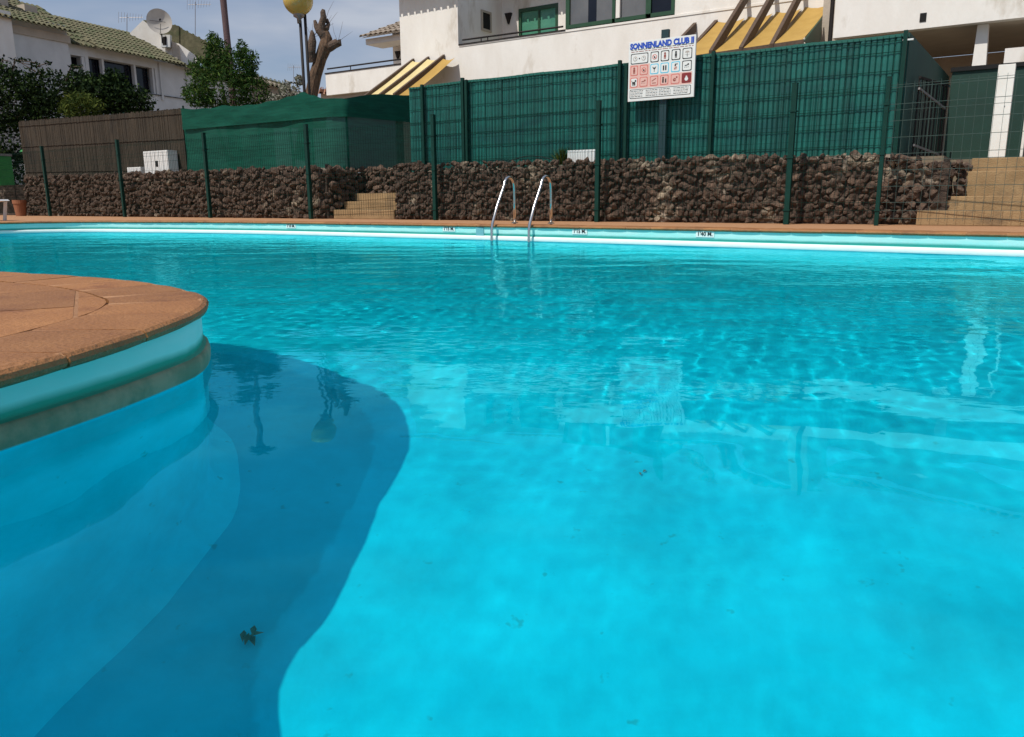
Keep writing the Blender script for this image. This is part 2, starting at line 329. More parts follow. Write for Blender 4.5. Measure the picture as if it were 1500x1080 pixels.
gl_ = t_.nodes.new('ShaderNodeBsdfGlossy'); gl_.inputs['Color'].default_value = (.15, .90, 1, 1); gl_.inputs['Roughness'].default_value = 0
fr_ = t_.nodes.new('ShaderNodeFresnel'); fr_.inputs['IOR'].default_value = 1.33; mx_ = t_.nodes.new('ShaderNodeMixShader')
wg_ = t_.nodes.new('ShaderNodeNewGeometry'); wm_ = t_.nodes.new('ShaderNodeMapping'); wm_.inputs['Scale'].default_value = (1, 1.5, 1); wm_.inputs['Rotation'].default_value = (0, 0, .5)
wn_ = t_.nodes.new('ShaderNodeTexNoise'); wn_.inputs['Scale'].default_value = 13; wn_.inputs['Detail'].default_value = 2.5; wn_.inputs['Roughness'].default_value = .45
wp_ = t_.nodes.new('ShaderNodeTexNoise'); wp_.inputs['Scale'].default_value = .55; wp_.inputs['Detail'].default_value = 2
wx_ = t_.nodes.new('ShaderNodeSeparateXYZ'); wr_ = t_.nodes.new('ShaderNodeMapRange'); wr_.inputs[1].default_value = 1.9; wr_.inputs[2].default_value = 3.6
wq_ = t_.nodes.new('ShaderNodeMapRange'); wq_.inputs[1].default_value = .38; wq_.inputs[2].default_value = .62; wq_.inputs[3].default_value = .25; wq_.inputs[4].default_value = 1
wk_ = t_.nodes.new('ShaderNodeMath'); wk_.operation = 'MULTIPLY'; wb_ = t_.nodes.new('ShaderNodeBump'); wb_.inputs['Distance'].default_value = .0038
for a_, b_ in ((wg_.outputs['Position'], wm_.inputs[0]), (wm_.outputs[0], wn_.inputs['Vector']), (wg_.outputs['Position'], wp_.inputs['Vector']), (wg_.outputs['Position'], wx_.inputs[0]), (wx_.outputs[1], wr_.inputs[0]), (wp_.outputs[0], wq_.inputs[0]),
    (wr_.outputs[0], wk_.inputs[0]), (wq_.outputs[0], wk_.inputs[1]), (wk_.outputs[0], wb_.inputs['Strength']), (wn_.outputs[0], wb_.inputs['Height']), (wb_.outputs[0], rf_.inputs['Normal']), (wb_.outputs[0], gl_.inputs['Normal']), (wb_.outputs[0], fr_.inputs['Normal'])): t_.links.new(a_, b_)
t_.links.new(fr_.outputs[0], mx_.inputs[0]); t_.links.new(rf_.outputs[0], mx_.inputs[1]); t_.links.new(gl_.outputs[0], mx_.inputs[2]); t_.links.new(mx_.outputs[0], t_.nodes['Material Output'].inputs[0])
me.materials.append(m_water); wo = bpy.data.objects.new('water', me); link(wo, None, (0, 0, 0), kind='structure'); wo.cycles.is_caustics_caster = True

# ---------------------------------------------------------------- ground sheet with the pool cut out
bm = bmesh.new(); inner = [bm.verts.new((off(i, -.28).x, off(i, -.28).y, .235)) for i in range(NO)]
outer = [bm.verts.new((x, y, .235)) for x, y in ((-700, -700), (700, -700), (700, 900), (-700, 900))]
ed = [bm.edges.new((inner[i], inner[(i+1) % NO])) for i in range(NO)]+[bm.edges.new((outer[i], outer[(i+1) % 4])) for i in range(4)]
bmesh.ops.triangle_fill(bm, edges=ed, use_beauty=True); bmesh.ops.recalc_face_normals(bm, faces=bm.faces[:])
if sum(f.normal.z*f.calc_area() for f in bm.faces) < 0: bmesh.ops.reverse_faces(bm, faces=bm.faces[:])
me = bpy.data.meshes.new('pool_deck'); bm.to_mesh(me); bm.free(); me.materials.append(m_deck); gd = bpy.data.objects.new('pool_deck', me); link(gd, None, (0, 0, 0), kind='structure')
b = MB(); b.box(-400, -12.6, 12.0, 500, .3, 1.12); b.box(-10.0, -1.1, 12.0, 500, .3, 1.12); b.box(-1.1, 400, 12.9, 500, .3, 1.10); b.box(-12.6, -10.0, 13.3, 500, .3, 1.12)
b.build('terrace_ground', mat('terrace_earth', (.16, .12, .08), (.24, .19, .13), 3, .95, .5, 20), kind='structure')

# coping tiles, each its own bullnosed piece
cprof = [(-.28, .211), (.038, .211), (.055, .219), (.061, .232), (.056, .244), (.044, .252), (.02, .255), (-.28, .253)]
arc = [0]
for i in range(NO): arc.append(arc[-1]+(OUT[(i+1) % NO]-OUT[i]).length)
def idx_at(a):
    a %= arc[-1]; i = int(np.searchsorted(arc, a))-1; return max(i, 0) + (a-arc[max(i, 0)])/max(1e-6, arc[max(i, 0)+1]-arc[max(i, 0)])
def offf(fi, d): i = int(fi) % NO; t = fi-int(fi); return off(i, d).lerp(off(i+1, d), t)
rest = MB(); nt_ = int(arc[-1]/.345); TL = arc[-1]/nt_
for k in range(nt_):
    a0, a1 = k*TL+.004, (k+1)*TL-.004; mid = offf(idx_at((a0+a1)/2), 0)
    d = mid-Vector((0, 0)); vis = d.y > .9 and abs(mid.x/d.y) < .72
    bb = MB() if vis else rest; K = len(cprof); base = len(bb.v); ns_ = 4; dz = rnd.uniform(-.0015, .0015); dd = rnd.uniform(-.003, .003)
    for j in range(ns_+1):
        fi = idx_at(a0+(a1-a0)*j/ns_)
        e = .004 if j in (0, ns_) else 0
        for (q, z) in cprof:
            p = offf(fi, q+dd-(e if q > 0 else 0)); bb.v.append((p.x, p.y, z+dz-(e*.5 if z > .23 else 0)))
    for j in range(ns_):
        for q in range(K): bb.f.append((base+j*K+q, base+(j+1)*K+q, base+(j+1)*K+(q+1) % K, base+j*K+(q+1) % K)[::-1]); bb.m.append(0)
    bb.f += [tuple(base+q for q in range(K))[::-1], tuple(base+ns_*K+q for q in range(K))]; bb.m += [0, 0]
    if vis:
        o = bb.build('coping_tile', m_terr, gd)
        bmx = bmesh.new(); bmx.from_mesh(o.data); bmesh.ops.recalc_face_normals(bmx, faces=bmx.faces[:]); bmx.to_mesh(o.data); bmx.free()
if rest.v: rest.build('coping', m_terr, gd, kind='stuff')
# mortar bed under the tiles
sweep('mortar_bed', [(-.275, .214), (.035, .214), (.046, .224), (.049, .234), (.047, .244), (.034, .2512), (-.275, .2508)], m_deck, gd, closed=True)
# deck slabs on the near peninsula
def clip(poly, a, b_):       # keep left of a->b
    out = []; f = lambda p: (b_[0]-a[0])*(p[1]-a[1])-(b_[1]-a[1])*(p[0]-a[0])
    for i in range(len(poly)):
        p, q = poly[i], poly[(i+1) % len(poly)]; fp, fq = f(p), f(q)
        if fp >= 0: out.append(p)
        if (fp >= 0) != (fq >= 0): t = fp/(fp-fq); out.append((p[0]+(q[0]-p[0])*t, p[1]+(q[1]-p[1])*t))
    return out
pen = [tuple(off(i, -.288)) for i in range(NO) if i in near_idx]
cpt = Vector((-1.4, 2.5)); th = math.radians(118); ux, uy = Vector((math.cos(th), math.sin(th))), Vector((-math.sin(th), math.cos(th)))
MB().prism([(x, y, .236) for x, y in pen], (0, 0, .0140)).build('mortar_bed', mat('pale_mortar', (.25, .115, .048), (.33, .17, .08), 30, .9, .4, 80), gd)
for r in range(-8, 9):
    for c in range(-8, 9):
        w_, h_ = .62, .42; x0 = c*w_+(r % 2)*.31+.27; y0 = r*h_; g = .007
        cr = [cpt+ux*a+uy*b_ for a, b_ in ((x0+g, y0+g), (x0+w_-g, y0+g), (x0+w_-g, y0+h_-g), (x0+g, y0+h_-g))]
        if not (-6 < cr[0].x < 0 and .3 < cr[0].y < 6): continue
        pl = pen
        for i in range(4): pl = clip(pl, cr[i], cr[(i+1) % 4]) if pl else []
        if len(pl) < 3: continue
        ar = abs(sum(pl[i][0]*pl[(i+1) % len(pl)][1]-pl[(i+1) % len(pl)][0]*pl[i][1] for i in range(len(pl))))/2
        if ar < .004: continue
        z = .2515+rnd.uniform(-.001, .001); MB().prism([(p[0], p[1], .236) for p in pl], (0, 0, z-.236)).build('paving_slab', m_terr, gd)

# ---------------------------------------------------------------- depth marks and painted shadow panel on the far fascia
def text_mesh(txt, size, ext=.0015, bold=0.):
    cu = bpy.data.curves.new('t', 'FONT'); cu.body = txt; cu.size = size; cu.extrude = ext; cu.offset = bold; cu.align_x = 'CENTER'; cu.align_y = 'CENTER'; cu.resolution_u = 3
    o = bpy.data.objects.new('t', cu); COL.objects.link(o); bpy.context.view_layer.update(); dg = bpy.context.evaluated_depsgraph_get()
    me = bpy.data.meshes.new_from_object(o.evaluated_get(dg)); bpy.data.objects.remove(o); bpy.data.curves.remove(cu)
    vs = [v.co.copy() for v in me.vertices]; fs = [tuple(p.vertices) for p in me.polygons]; bpy.data.meshes.remove(me); return vs, fs
def put_text(bd, txt, size, fr, mi=0, bold=0., xs_=1.):
    vs, fs = text_mesh(txt, size, bold=bold); k = len(bd.v); bd.v += [tuple(fr(v.x*xs_, v.y, v.z)) for v in vs]; bd.f += [tuple(k+i for i in f) for f in fs]; bd.m += [mi]*len(fs)
m_ink = mat('black_ink', (.02, .02, .02), None, 5, .6)
m_plate = mat('marker_white', (.74, .78, .74), None, 5, .5)
def nearest(px, py, z=.15):
    d = ray(px, py); t = (z-HW)/d.z; p = Vector((d.x*t, d.y*t)); best = min((i for i in range(NO) if OUT[i].y > 5), key=lambda i: abs((OUT[i].x/OUT[i].y)-(p.x/p.y))); return best
for px, txt, lab in ((430, "1'10 M.", 'small white depth plate nearest the left steps on the pool wall'), (659, "1'15 M.", 'small white depth plate just left of the pool ladder'), (848, "1'15 M.", 'small white depth plate just right of the pool ladder'), (1040, "1'40 M.", 'rightmost small white depth plate, reading one metre forty')):
    i = nearest(px, 338); p = off(i, -.040); t = TAN[i]; t = t if t.x > 0 else -t; nn = INN[i]
    fr = lambda x, y, z, p=p, t=t, nn=nn: Vector((p.x+t.x*x+nn.x*(z+.076), p.y+t.y*x+nn.y*(z+.076), .180+y))
    root = empty('depth_marker', (p.x, p.y, .13), lab, 'sign', 'depth plates along the far pool wall')
    hw_ = .115
    MB().quadbox([fr(-hw_, -.038, -.003), fr(hw_, -.038, -.003), fr(hw_, -.038, .003), fr(-hw_, -.038, .003), fr(-hw_, .038, -.003), fr(hw_, .038, -.003), fr(hw_, .038, .003), fr(-hw_, .038, .003)]).build('plate', m_plate, root)
    bd = MB(); put_text(bd, txt, .066, lambda x, y, z, fr=fr: fr(x, y, z+.006), bold=.001); bd.build('lettering', m_ink, root)
i = nearest(706, 340); p = off(i, 0); t = TAN[i]; t = t if t.x > 0 else -t; nn = INN[i]
fr = lambda x, d, z: Vector((p.x+t.x*x+nn.x*d, p.y+t.y*x+nn.y*d, z))
sk_ = MB().quadbox([fr(-.085, -.03, -.42), fr(.085, -.03, -.42), fr(.085, .060, -.42), fr(-.085, .060, -.42), fr(-.075, -.03, .212), fr(.06, -.03, .212), fr(.06, .040, .212), fr(-.075, .040, .212)]).build('shadow_panel', mat('shadow_blue', (.12, .34, .38), (.15, .40, .44), 4, .6), None, label='narrow blue grey panel standing in for a shadow on the far pool wall beside the ladder', cat='shadow_stripe')  # put in place of a shadow stripe; its colour carries the shade
recv(sk_)

# ---------------------------------------------------------------- pool ladder
lad = empty('pool_ladder', W(-6.11, 9.5, .25), 'stainless steel pool ladder with two curved handrails on the far edge', 'ladder')
for s_ in (-6.42, -5.80):
    P = [(9.86, .235), (9.86, .55), (9.855, .74)]
    for k in range(1, 8): th = math.pi*.93*k/7; P.append((9.72+.135*math.cos(th), .76+.155*math.sin(th)))
    P += [(9.40, .50), (9.285, .27), (9.265, .18), (9.262, -.2), (9.262, -.95)]
    recv(MB().tube([W(s_, n, z) for n, z in P], .021, 10).build('handrail', m_steel, lad, smooth=True))
    MB().lathe(W(s_, 9.86, .256), [(0, 0), (.05, 0), (.05, .012), (.03, .02), (.022, .02)], 16).build('base_flange', m_steel, lad)
for z in (-.28, -.53, -.78):
    recv(MB().box(-6.40, -5.82, 9.225, 9.30, z-.012, z+.012).build('ladder_step', m_steel, lad))

# ---------------------------------------------------------------- pool fence
fen = empty('pool_fence', W(-9, 11.4, .235), 'dark green welded wire pool fence on square posts before the lava stone walls', 'fence')
PS = [(-29.0, 11.4), (-25.8, 11.4), (-22.62, 11.4), (-18.95, 11.35), (-15.62, 11.38), (-12.38, 11.40), (-9.22, 11.5), (-5.88, 11.45), (-2.88, 11.3), (-1.72, 11.2), (1.3, 11.0), (4.4, 10.8)]
for k, (s_, n_) in enumerate(PS):
    hh = 1.83 if k != 9 else 1.80; r_ = .035 if k != 9 else .025
    po = MB().box(s_-r_, s_+r_, n_-r_, n_+r_, .236, .25+hh).build('post', m_post, fen, bevel=.004)
    MB().box(s_-r_-.002, s_+r_+.002, n_-r_-.002, n_+r_+.002, .251+hh, .262+hh).build('post_cap', m_post, po)
    for z in (.42, 1.12, 1.72):
        MB().box(s_-r_-.010, s_+r_+.010, n_-r_-.010, n_+r_+.010, z, z+.022).build('clamp', m_post, po)
for k in range(len(PS)-1):
    a, c = PS[k], PS[k+1]; L = c[0]-a[0]; b = MB(); g = lambda t: (a[0]+L*t, a[1]+(c[1]-a[1])*t+.038)
    right = k >= 9
    def hw(z, r=.002, dn=0.): p0, p1 = g(0), g(1); b.bar(W(p0[0], p0[1]+dn, z), W(p1[0], p1[1]+dn, z), r*2, r*2)
    for z in (.33, .53, .73, .93, 1.13, 1.33, 1.53, 1.73, 1.93): hw(z, .003 if right else .002)
    for z in (.43, 1.05, 1.66, 1.96): hw(z, .0024, .012)
    nv = int(L/(.095 if right else .06))
    for q in range(1, nv):
        p0 = g(q/nv); b.bar(W(p0[0], p0[1], .30), W(p0[0], p0[1], 1.99), .0036, .0036, up=NV)
    b.build('wire_panel', m_wire if not right else m_wire_w, fen, kind='stuff')

# ---------------------------------------------------------------- lava stone walls
def stone_mesh(i, sub=2):
    bm = bmesh.new(); bmesh.ops.create_icosphere(bm, subdivisions=sub, radius=.5); r = random.Random(i)
    cuts = [(Vector((r.gauss(0, 1), r.gauss(0, 1), r.gauss(0, 1))).normalized(), r.uniform(.17, .38)) for _ in range(12)]
    for v in bm.verts:
        for nn, dd in cuts:
            q = v.co.dot(nn)
            if q > dd: v.co -= nn*(q-dd)*.85
        v.co *= r.uniform(.93, 1.07)
    bmesh.ops.decimate if False else None
    me = bpy.data.meshes.new('stone'); bm.to_mesh(me); bm.free(); me.materials.append(m_stone); return me
SM = [stone_mesh(i, 2) for i in range(14)]
SMV = [(np.array([v.co[:] for v in m.vertices]), [tuple(p.vertices) for p in m.polygons]) for m in SM]
def wall_stones(parent, path, zt, size, nsing, seed, bul=.03, top=True, jit=.4):
    """path: list of (s,n) along the face, facing right-hand side; zt(s) top height"""
    r = random.Random(seed); P = [Vector(p) for p in path]; items = []
    for a, c in zip(P[:-1], P[1:]):
        L = (c-a).length; d = (c-a)/L; nrm = Vector((d.y, -d.x)); nc = max(1, int(L/size))
        for i in range(nc):
            x = (i+.5)*L/nc; base = a+d*x; h = zt(base.x, base.y)-.25; nr = max(1, int(round(h/(size*.86))))
            for j in range(nr+(1 if top else 0)):
                z = .25+(j+.5)*h/nr if j < nr else .25+h-.045
                xx = (size*.5 if j % 2 else 0)+r.uniform(-jit, jit)*size; o = base+d*xx+nrm*r.uniform(-.022, bul*.35)
                if j == nr: o = o-nrm*r.uniform(.02, .30)
                sc = size*r.choice((1.0, 1.35, 1.55, 1.75, 2.1))*r.uniform(.9, 1.12); items.append((W(o.x, o.y, z+r.uniform(-.4, .4)*size), sc, [sc*r.uniform(.9, 1.3), sc*r.uniform(.75, 1.05), sc*r.uniform(.7, 1.05)], (r.uniform(-.7, .7), r.uniform(-.7, .7), r.uniform(0, 6.28)), r.randrange(14)))
    items.sort(key=lambda t: -t[1]/max(1, t[0].length)); big = items[:nsing]; small = items[nsing:]
    for loc, _, sc, rot, k in big:
        o = bpy.data.objects.new('stone', SM[k]); link(o, parent, loc); o.scale = sc; o.rotation_euler = rot
    if small:
        VV = []; FF = []; off_ = 0
        for loc, _, sc, rot, k in small:
            v, f = SMV[k]; R = np.array(Matrix.Rotation(rot[2], 3, 'Z') @ Matrix.Rotation(rot[0], 3, 'X')); VV.append((v*np.array(sc)) @ R.T+np.array(loc)); FF += [tuple(i+off_ for i in q) for q in f]; off_ += len(v)
        b = MB(); b.v = [tuple(p) for p in np.concatenate(VV)]; b.f = FF; b.m = [0]*len(FF); b.build('small_stones', m_stone, parent, kind='stuff')
rw = empty('stone_wall', W(-5.4, 11.9, .235), 'dark brown lava stone wall right of the left steps, under the green reed fence', 'wall')
ztr = lambda s, n: 1.21+(-s-5.8)*.014 if s < -1.8 else 1.14-(s+1.8)*.10
b = MB(); b.box(-10.33, -1.75, 11.705, 12.45, .236, 1.11); b.box(-1.80, -1.0, 11.76, 12.42, .236, 1.03); b.build('core', m_core, rw)
wall_stones(rw, [(-10.38, 12.3), (-10.38, 11.78), (-10.26, 11.68), (-5, 11.68), (-1.35, 11.70)], ztr, .088, 300, 3)
# bulging end above the steps
e = MB()
wall_stones(rw, [(-1.45, 11.72), (-1.12, 11.76), (-.92, 11.9), (-.84, 12.2), (-.84, 12.5)], lambda s, n: 1.02, .085, 0, 9)
lw = empty('stone_wall', W(-18.5, 11.9, .235), 'lava stone wall on the left, below the brown reed screen and green netting', 'wall')
ztl = lambda s, n: 1.28+(-s-12.1)*.003
b = MB(); b.box(-24.4, -12.2, 11.705, 12.45, .236, 1.20); b.box(-12.55, -10.05, 12.76, 13.4, .236, 1.18); b.build('core', m_core, lw)
wall_stones(lw, [(-24.4, 11.68), (-12.25, 11.68), (-12.12, 11.80), (-12.12, 12.72), (-10.1, 12.72)], ztl, .105, 120, 4)
# light mortar cap
MB().box(-24.3, -12.3, 11.85, 12.4, 1.201, 1.262).build('mortar_cap', mat('cap_mortar', (.20, .16, .12), (.34, .28, .22), 6, .95, .6, 30), lw)
MB().box(-10.0, -1.7, 11.85, 12.4, 1.111, 1.16).build('mortar_cap', bpy.data.materials['cap_mortar'], rw)

# steps
st = empty('stone_steps', W(-11.1, 12, .235), 'ochre painted steps climbing between the two lava stone walls at left', 'steps')
for k in range(3):
    MB().box(-12.06, -10.42, 11.72+.31*k, 12.03+.31*k+(.0 if k < 2 else .1), .236, .25+.165*(k+1)).build('step', m_step, st, bevel=.01)
st = empty('stone_steps', W(0, 12, .235), 'wide ochre steps at the right, before the white gate pillar', 'steps')
for k, (s0, z0) in enumerate(((-1.30, .425), (-1.08, .60), (-.86, .915), (-.80, 1.09))):
    MB().box(s0, 5, 11.55+.28*k, 11.83+.28*k+(0 if k < 3 else 1.5), .236, z0).build('step', m_step, st, bevel=.01)

# ---------------------------------------------------------------- green reed fence on the right wall
rf = empty('reed_fence', W(-6, 12.2, 1.15), 'teal green plastic reed fence panels with wire grid on the right wall', 'fence')
NR = 12.16
ztop = lambda s: 2.72-.012*abs(math.sin(s*2.1)) - (.0 if s > -9.9 else .02)
slm = bpy.data.meshes.new('slat'); vs = []; 
for z in (0, 1.0):
    for q in range(5): a_ = math.pi*q/4; vs.append((-.035*math.cos(a_), -.012*math.sin(a_), z))
slm.from_pydata(vs, [], [(q, q+1, q+6, q+5) for q in range(4)]); slm.materials.append(m_slat)
s_ = -10.28
while s_ < -1.72:
    o = bpy.data.objects.new('slat', slm); zt_ = ztop(s_)+rnd.uniform(-.012, .008); link(o, rf, W(s_, NR+rnd.uniform(-.004, .004), 1.13)); o.scale = (1, 1, zt_-1.13); o.rotation_euler = (rnd.uniform(-.004, .004), rnd.uniform(-.005, .005), -A); s_ += .0745
MB().box(-10.3, -1.70, NR+.008, NR+.016, 1.12, 2.69).build('backing', m_backing, rf)
b = MB()
for z in (1.32, 1.56, 1.80, 2.04, 2.28, 2.52, 2.66):
    dz = .008; b.bar(W(-10.3, NR-.028, z), W(-5.9, NR-.028, z+dz), .007, .007); b.bar(W(-5.8, NR-.028, z-.02), W(-1.7, NR-.028, z-.02-dz), .007, .007)
s_ = -10.25
while s_ < -1.72: b.bar(W(s_, NR-.034, 1.16), W(s_, NR-.034, 2.70), .0045, .0045, up=NV); s_ += .0745*2/3*1.5
b.build('wire_grid', m_wire, rf, kind='stuff')
for s_, zt_ in ((-9.93, 2.72), (-8.98, 2.76), (-8.9, 2.72), (-5.84, 2.76), (-5.72, 2.70), (-4.30, 2.74), (-1.70, 2.74)):
    MB().box(s_-.025, s_+.025, NR-.10, NR-.045, 1.12, zt_).build('post', m_post, rf)
b = MB(); N_ = 60
for q in range(N_):
    s0 = -10.3+8.6*q/N_; s1 = s0+8.6/N_; b.box(s0, s1, NR-.02, NR+.02, ztop(s0)-.035, ztop(s0)+.004)
b.build('top_band', m_slat_top, rf)
# side going back at the right end: panel with shade put into its green
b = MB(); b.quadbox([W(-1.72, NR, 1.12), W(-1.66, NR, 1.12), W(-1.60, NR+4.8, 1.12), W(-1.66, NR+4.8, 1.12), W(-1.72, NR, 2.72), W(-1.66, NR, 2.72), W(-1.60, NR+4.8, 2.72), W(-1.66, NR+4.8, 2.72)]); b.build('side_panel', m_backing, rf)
MB().tube([W(-1.73, NR-.07, 2.62), W(-1.60, NR-.09, 2.615)], .012, 6).build('top_tie', m_plastic, rf)

# ---------------------------------------------------------------- green netting and brown reed screen on the left wall
nf = empty('netting_screen', W(-15, 12.2, 1.25), 'sagging green shade netting screen above the left stone wall', 'screen')
def sheet(name, m, path, ztop_f, z0, parent, nz=14, amp=.03, seed=1, du=.08):
    r = np.random.default_rng(seed); P = [Vector(p) for p in path]; b = MB(); cols = []
    dist = 0
    for a, c in zip(P[:-1], P[1:]):
        L = (c-a).length; k = max(2, int(L/du)); nrm = Vector(((c-a).y, -(c-a).x))/L
        for i in range(k+(1 if c == P[-1] else 0)): cols.append((a+(c-a)*i/k, nrm, dist+L*i/k))
        dist += L
    for o, nrm, dd in cols:
        zt_ = ztop_f(o.x, o.y, dd)
        for j in range(nz+1):
            t_ = j/nz; z = z0+(zt_-z0)*t_; wv = amp*(math.sin(dd*1.9+t_*3+seed)+.6*math.sin(dd*4.3-t_*5)+.5*math.sin(t_*14+dd*.8))*math.sin(math.pi*min(1, t_*1.05)); q = o+nrm*wv; b.v.append(tuple(W(q.x, q.y, z)))
    for i in range(len(cols)-1):
        for j in range(nz): k = i*(nz+1)+j; b.f.append((k, k+nz+1, k+nz+2, k+1)); b.m.append(0)
    return b.build(name, m, parent, smooth=True)
tp = [(-17.42, 2.80), (-16.6, 2.74), (-15.85, 2.76), (-15.0, 2.71), (-14.3, 2.74), (-13.65, 2.79), (-13.2, 2.86), (-12.9, 2.76), (-12.45, 2.66)]
def nett(s, n, d):
    if n > 12.25: return 2.66+(n-12.2)*.13+.03*math.sin(n*3)
    for (a, za), (c, zc) in zip(tp[:-1], tp[1:]):
        if a <= s <= c: t_ = (s-a)/(c-a); return za+(zc-za)*t_-.03*math.sin(math.pi*t_)
    return 2.66
sheet('net', m_net, [(-17.42, 12.16), (-12.42, 12.16), (-12.18, 12.3), (-11.9, 14.6)], nett, 1.2, nf, nz=18, amp=.018, seed=3)
b = MB()
sheet('folded_band', m_net, [(-17.40, 12.115), (-13.9, 12.11), (-12.40, 12.11), (-12.10, 12.27), (-11.83, 14.6)], lambda s, n, d: nett(s, n, d)-.01, 2.27+.02, nf, nz=6, amp=.012, seed=8)
for s_, n_ in ((-17.45, 12.22), (-14.8, 12.24), (-13.22, 12.24), (-12.2, 12.36), (-12.0, 14.5)): MB().tube([W(s_, n_, 1.1), W(s_, n_, nett(s_, n_, 0)-.02)], .022, 8).build('post', m_post, nf)
# neighbour's green panel closing the gap at the far end of the steps
MB().box(-12.0, -9.4, 14.7, 14.74, 1.12, 3.05).build('end_panel', m_backing, nf)
bf = empty('reed_screen', W(-21, 12.2, 1.25), 'weathered brown dry reed screen above the far left stone wall', 'screen')
b = MB(); s_ = -25.25; r2 = random.Random(4)
while s_ < -17.47:
    zt_ = 2.93-(s_+25.25)*.019+r2.uniform(-.025, .02); x = W(s_, 12.18+r2.uniform(-.006, .006), 1.18); b.bar(x, Vector((x.x+r2.uniform(-.004, .004), x.y, zt_)), .026, .016, up=NV); s_ += .0235
b.build('reeds', m_reed, bf, kind='stuff')
MB().box(-25.25, -17.45, 12.2, 12.215, 1.15, 2.80).build('backing', m_reed, bf)
for z in (1.5, 2.22, 2.8): MB().bar(W(-25.25, 12.15, z), W(-17.45, 12.15, z-.12), .012, .012).build('tie_wire', m_reed, bf)
for s_ in (-25.2, -22.3, -20.0, -17.5): MB().tube([W(s_, 12.25, 1.1), W(s_, 12.25, 2.86)], .024, 8).build('post', m_post, bf)

# ---------------------------------------------------------------- rules sign
m_blue = mat('sign_blue', (.005, .06, .42), None, 5, .5); m_red = mat('sign_red', (.62, .16, .13), None, 5, .5); m_pink = mat('sign_pink', (.72, .42, .36), None, 5, .5)
m_cyan = mat('sign_cyan', (.08, .50, .68), None, 5, .5); m_sw = mat('sign_white', (.74, .72, .69), None, 5, .45); m_dred = mat('sign_dark_red', (.22, .02, .02), None, 5, .5)
m_grey = mat('sign_grey', (.42, .36, .32), None, 5, .5); m_redline = mat('sign_maroon', (.30, .07, .05), None, 5, .5)
m_spost = mat('sign_post_paint', (.006, .03, .035), None, 5, .5); m_sback = mat('sign_back', (.25, .25, .25), None, 5, .5)
sg = empty('pool_rules_sign', W(-5.06, 12.0, 1.15), 'white pool rules board with blue SONNENLAND CLUB II heading and pictograms', 'sign')
MB().box(-5.11, -4.99, 11.995, 12.055, 1.14, 3.12).build('post', m_spost, sg, bevel=.004)
X0, X1, Z0, Z1, NS = -5.625, -4.535, 2.10, 2.985, 11.95
SMAT = [m_sw, m_ink, m_blue, m_red, m_pink, m_cyan, m_dred, m_grey, m_redline]
MB().box(X0, X1, NS, NS+.035, Z0, Z1).build('board', m_sw, sg, bevel=.003)
SW, SH = X1-X0, Z1-Z0; lay = [0]
def sfr(x, y, l=1): return W(X0+x*SW, NS-.0015*l, Z1-y*SH)
def rrect(b, x0, x1, y0, y1, mi, l=1, r=.018):
    pts = []
    for cx_, cy_, a0 in ((x1-r, y0+r, -90), (x1-r, y1-r, 0), (x0+r, y1-r, 90), (x0+r, y0+r, 180)):
        for q in range(4): a_ = math.radians(a0+30*q); pts.append((cx_+r*math.cos(a_), cy_+r*math.sin(a_)))
    k = len(b.v); b.v += [tuple(sfr(x, y, l)) for x, y in pts]; b.f.append(tuple(range(k, k+len(pts)))); b.m.append(mi)
def disc(b, x, y, r, mi, l, sy=1.): 
    k = len(b.v); b.v += [tuple(sfr(x+r*math.cos(a_*.5236), y+r*1.2*sy*math.sin(a_*.5236), l)) for a_ in range(12)]; b.f.append(tuple(range(k, k+12))); b.m.append(mi)
def rect(b, x0, x1, y0, y1, mi, l): k = len(b.v); b.v += [tuple(sfr(x, y, l)) for x, y in ((x0, y0), (x1, y0), (x1, y1), (x0, y1))]; b.f.append((k, k+1, k+2, k+3)); b.m.append(mi)
def line(b, x0, y0, x1, y1, t_, mi, l): 
    dx, dy = x1-x0, y1-y0; L = math.hypot(dx, dy); nx_, ny_ = -dy/L*t_/2, dx/L*t_/2; k = len(b.v); b.v += [tuple(sfr(x, y, l)) for x, y in ((x0+nx_, y0+ny_), (x1+nx_, y1+ny_), (x1-nx_, y1-ny_), (x0-nx_, y0-ny_))]; b.f.append((k, k+1, k+2, k+3)); b.m.append(mi)
tb = MB(); put_text(tb, 'SONNENLAND CLUB II', .112, lambda x, y, z: W((X0+X1)/2+x, NS-.003-z*.5, Z1-.072*SH-.01+y), bold=.006, xs_=.90); 
tb.build('title_lettering', m_blue, sg)
pb = MB()
for yy, mi in ((.135, 1), (.165, 8)):
    x = .04
    while x < .96:
        l_ = rnd.uniform(.03, .09); rect(pb, x, min(.97, x+l_), yy, yy+.010, mi, 1); x += l_+.014
pb.build('small_print', SMAT, sg)
cols_ = [(.035, .15), (.18, .305), (.34, .465), (.495, .62), (.655, .785), (.815, .955)]
rows_ = [(.20, .375), (.40, .57), (.60, .765)]
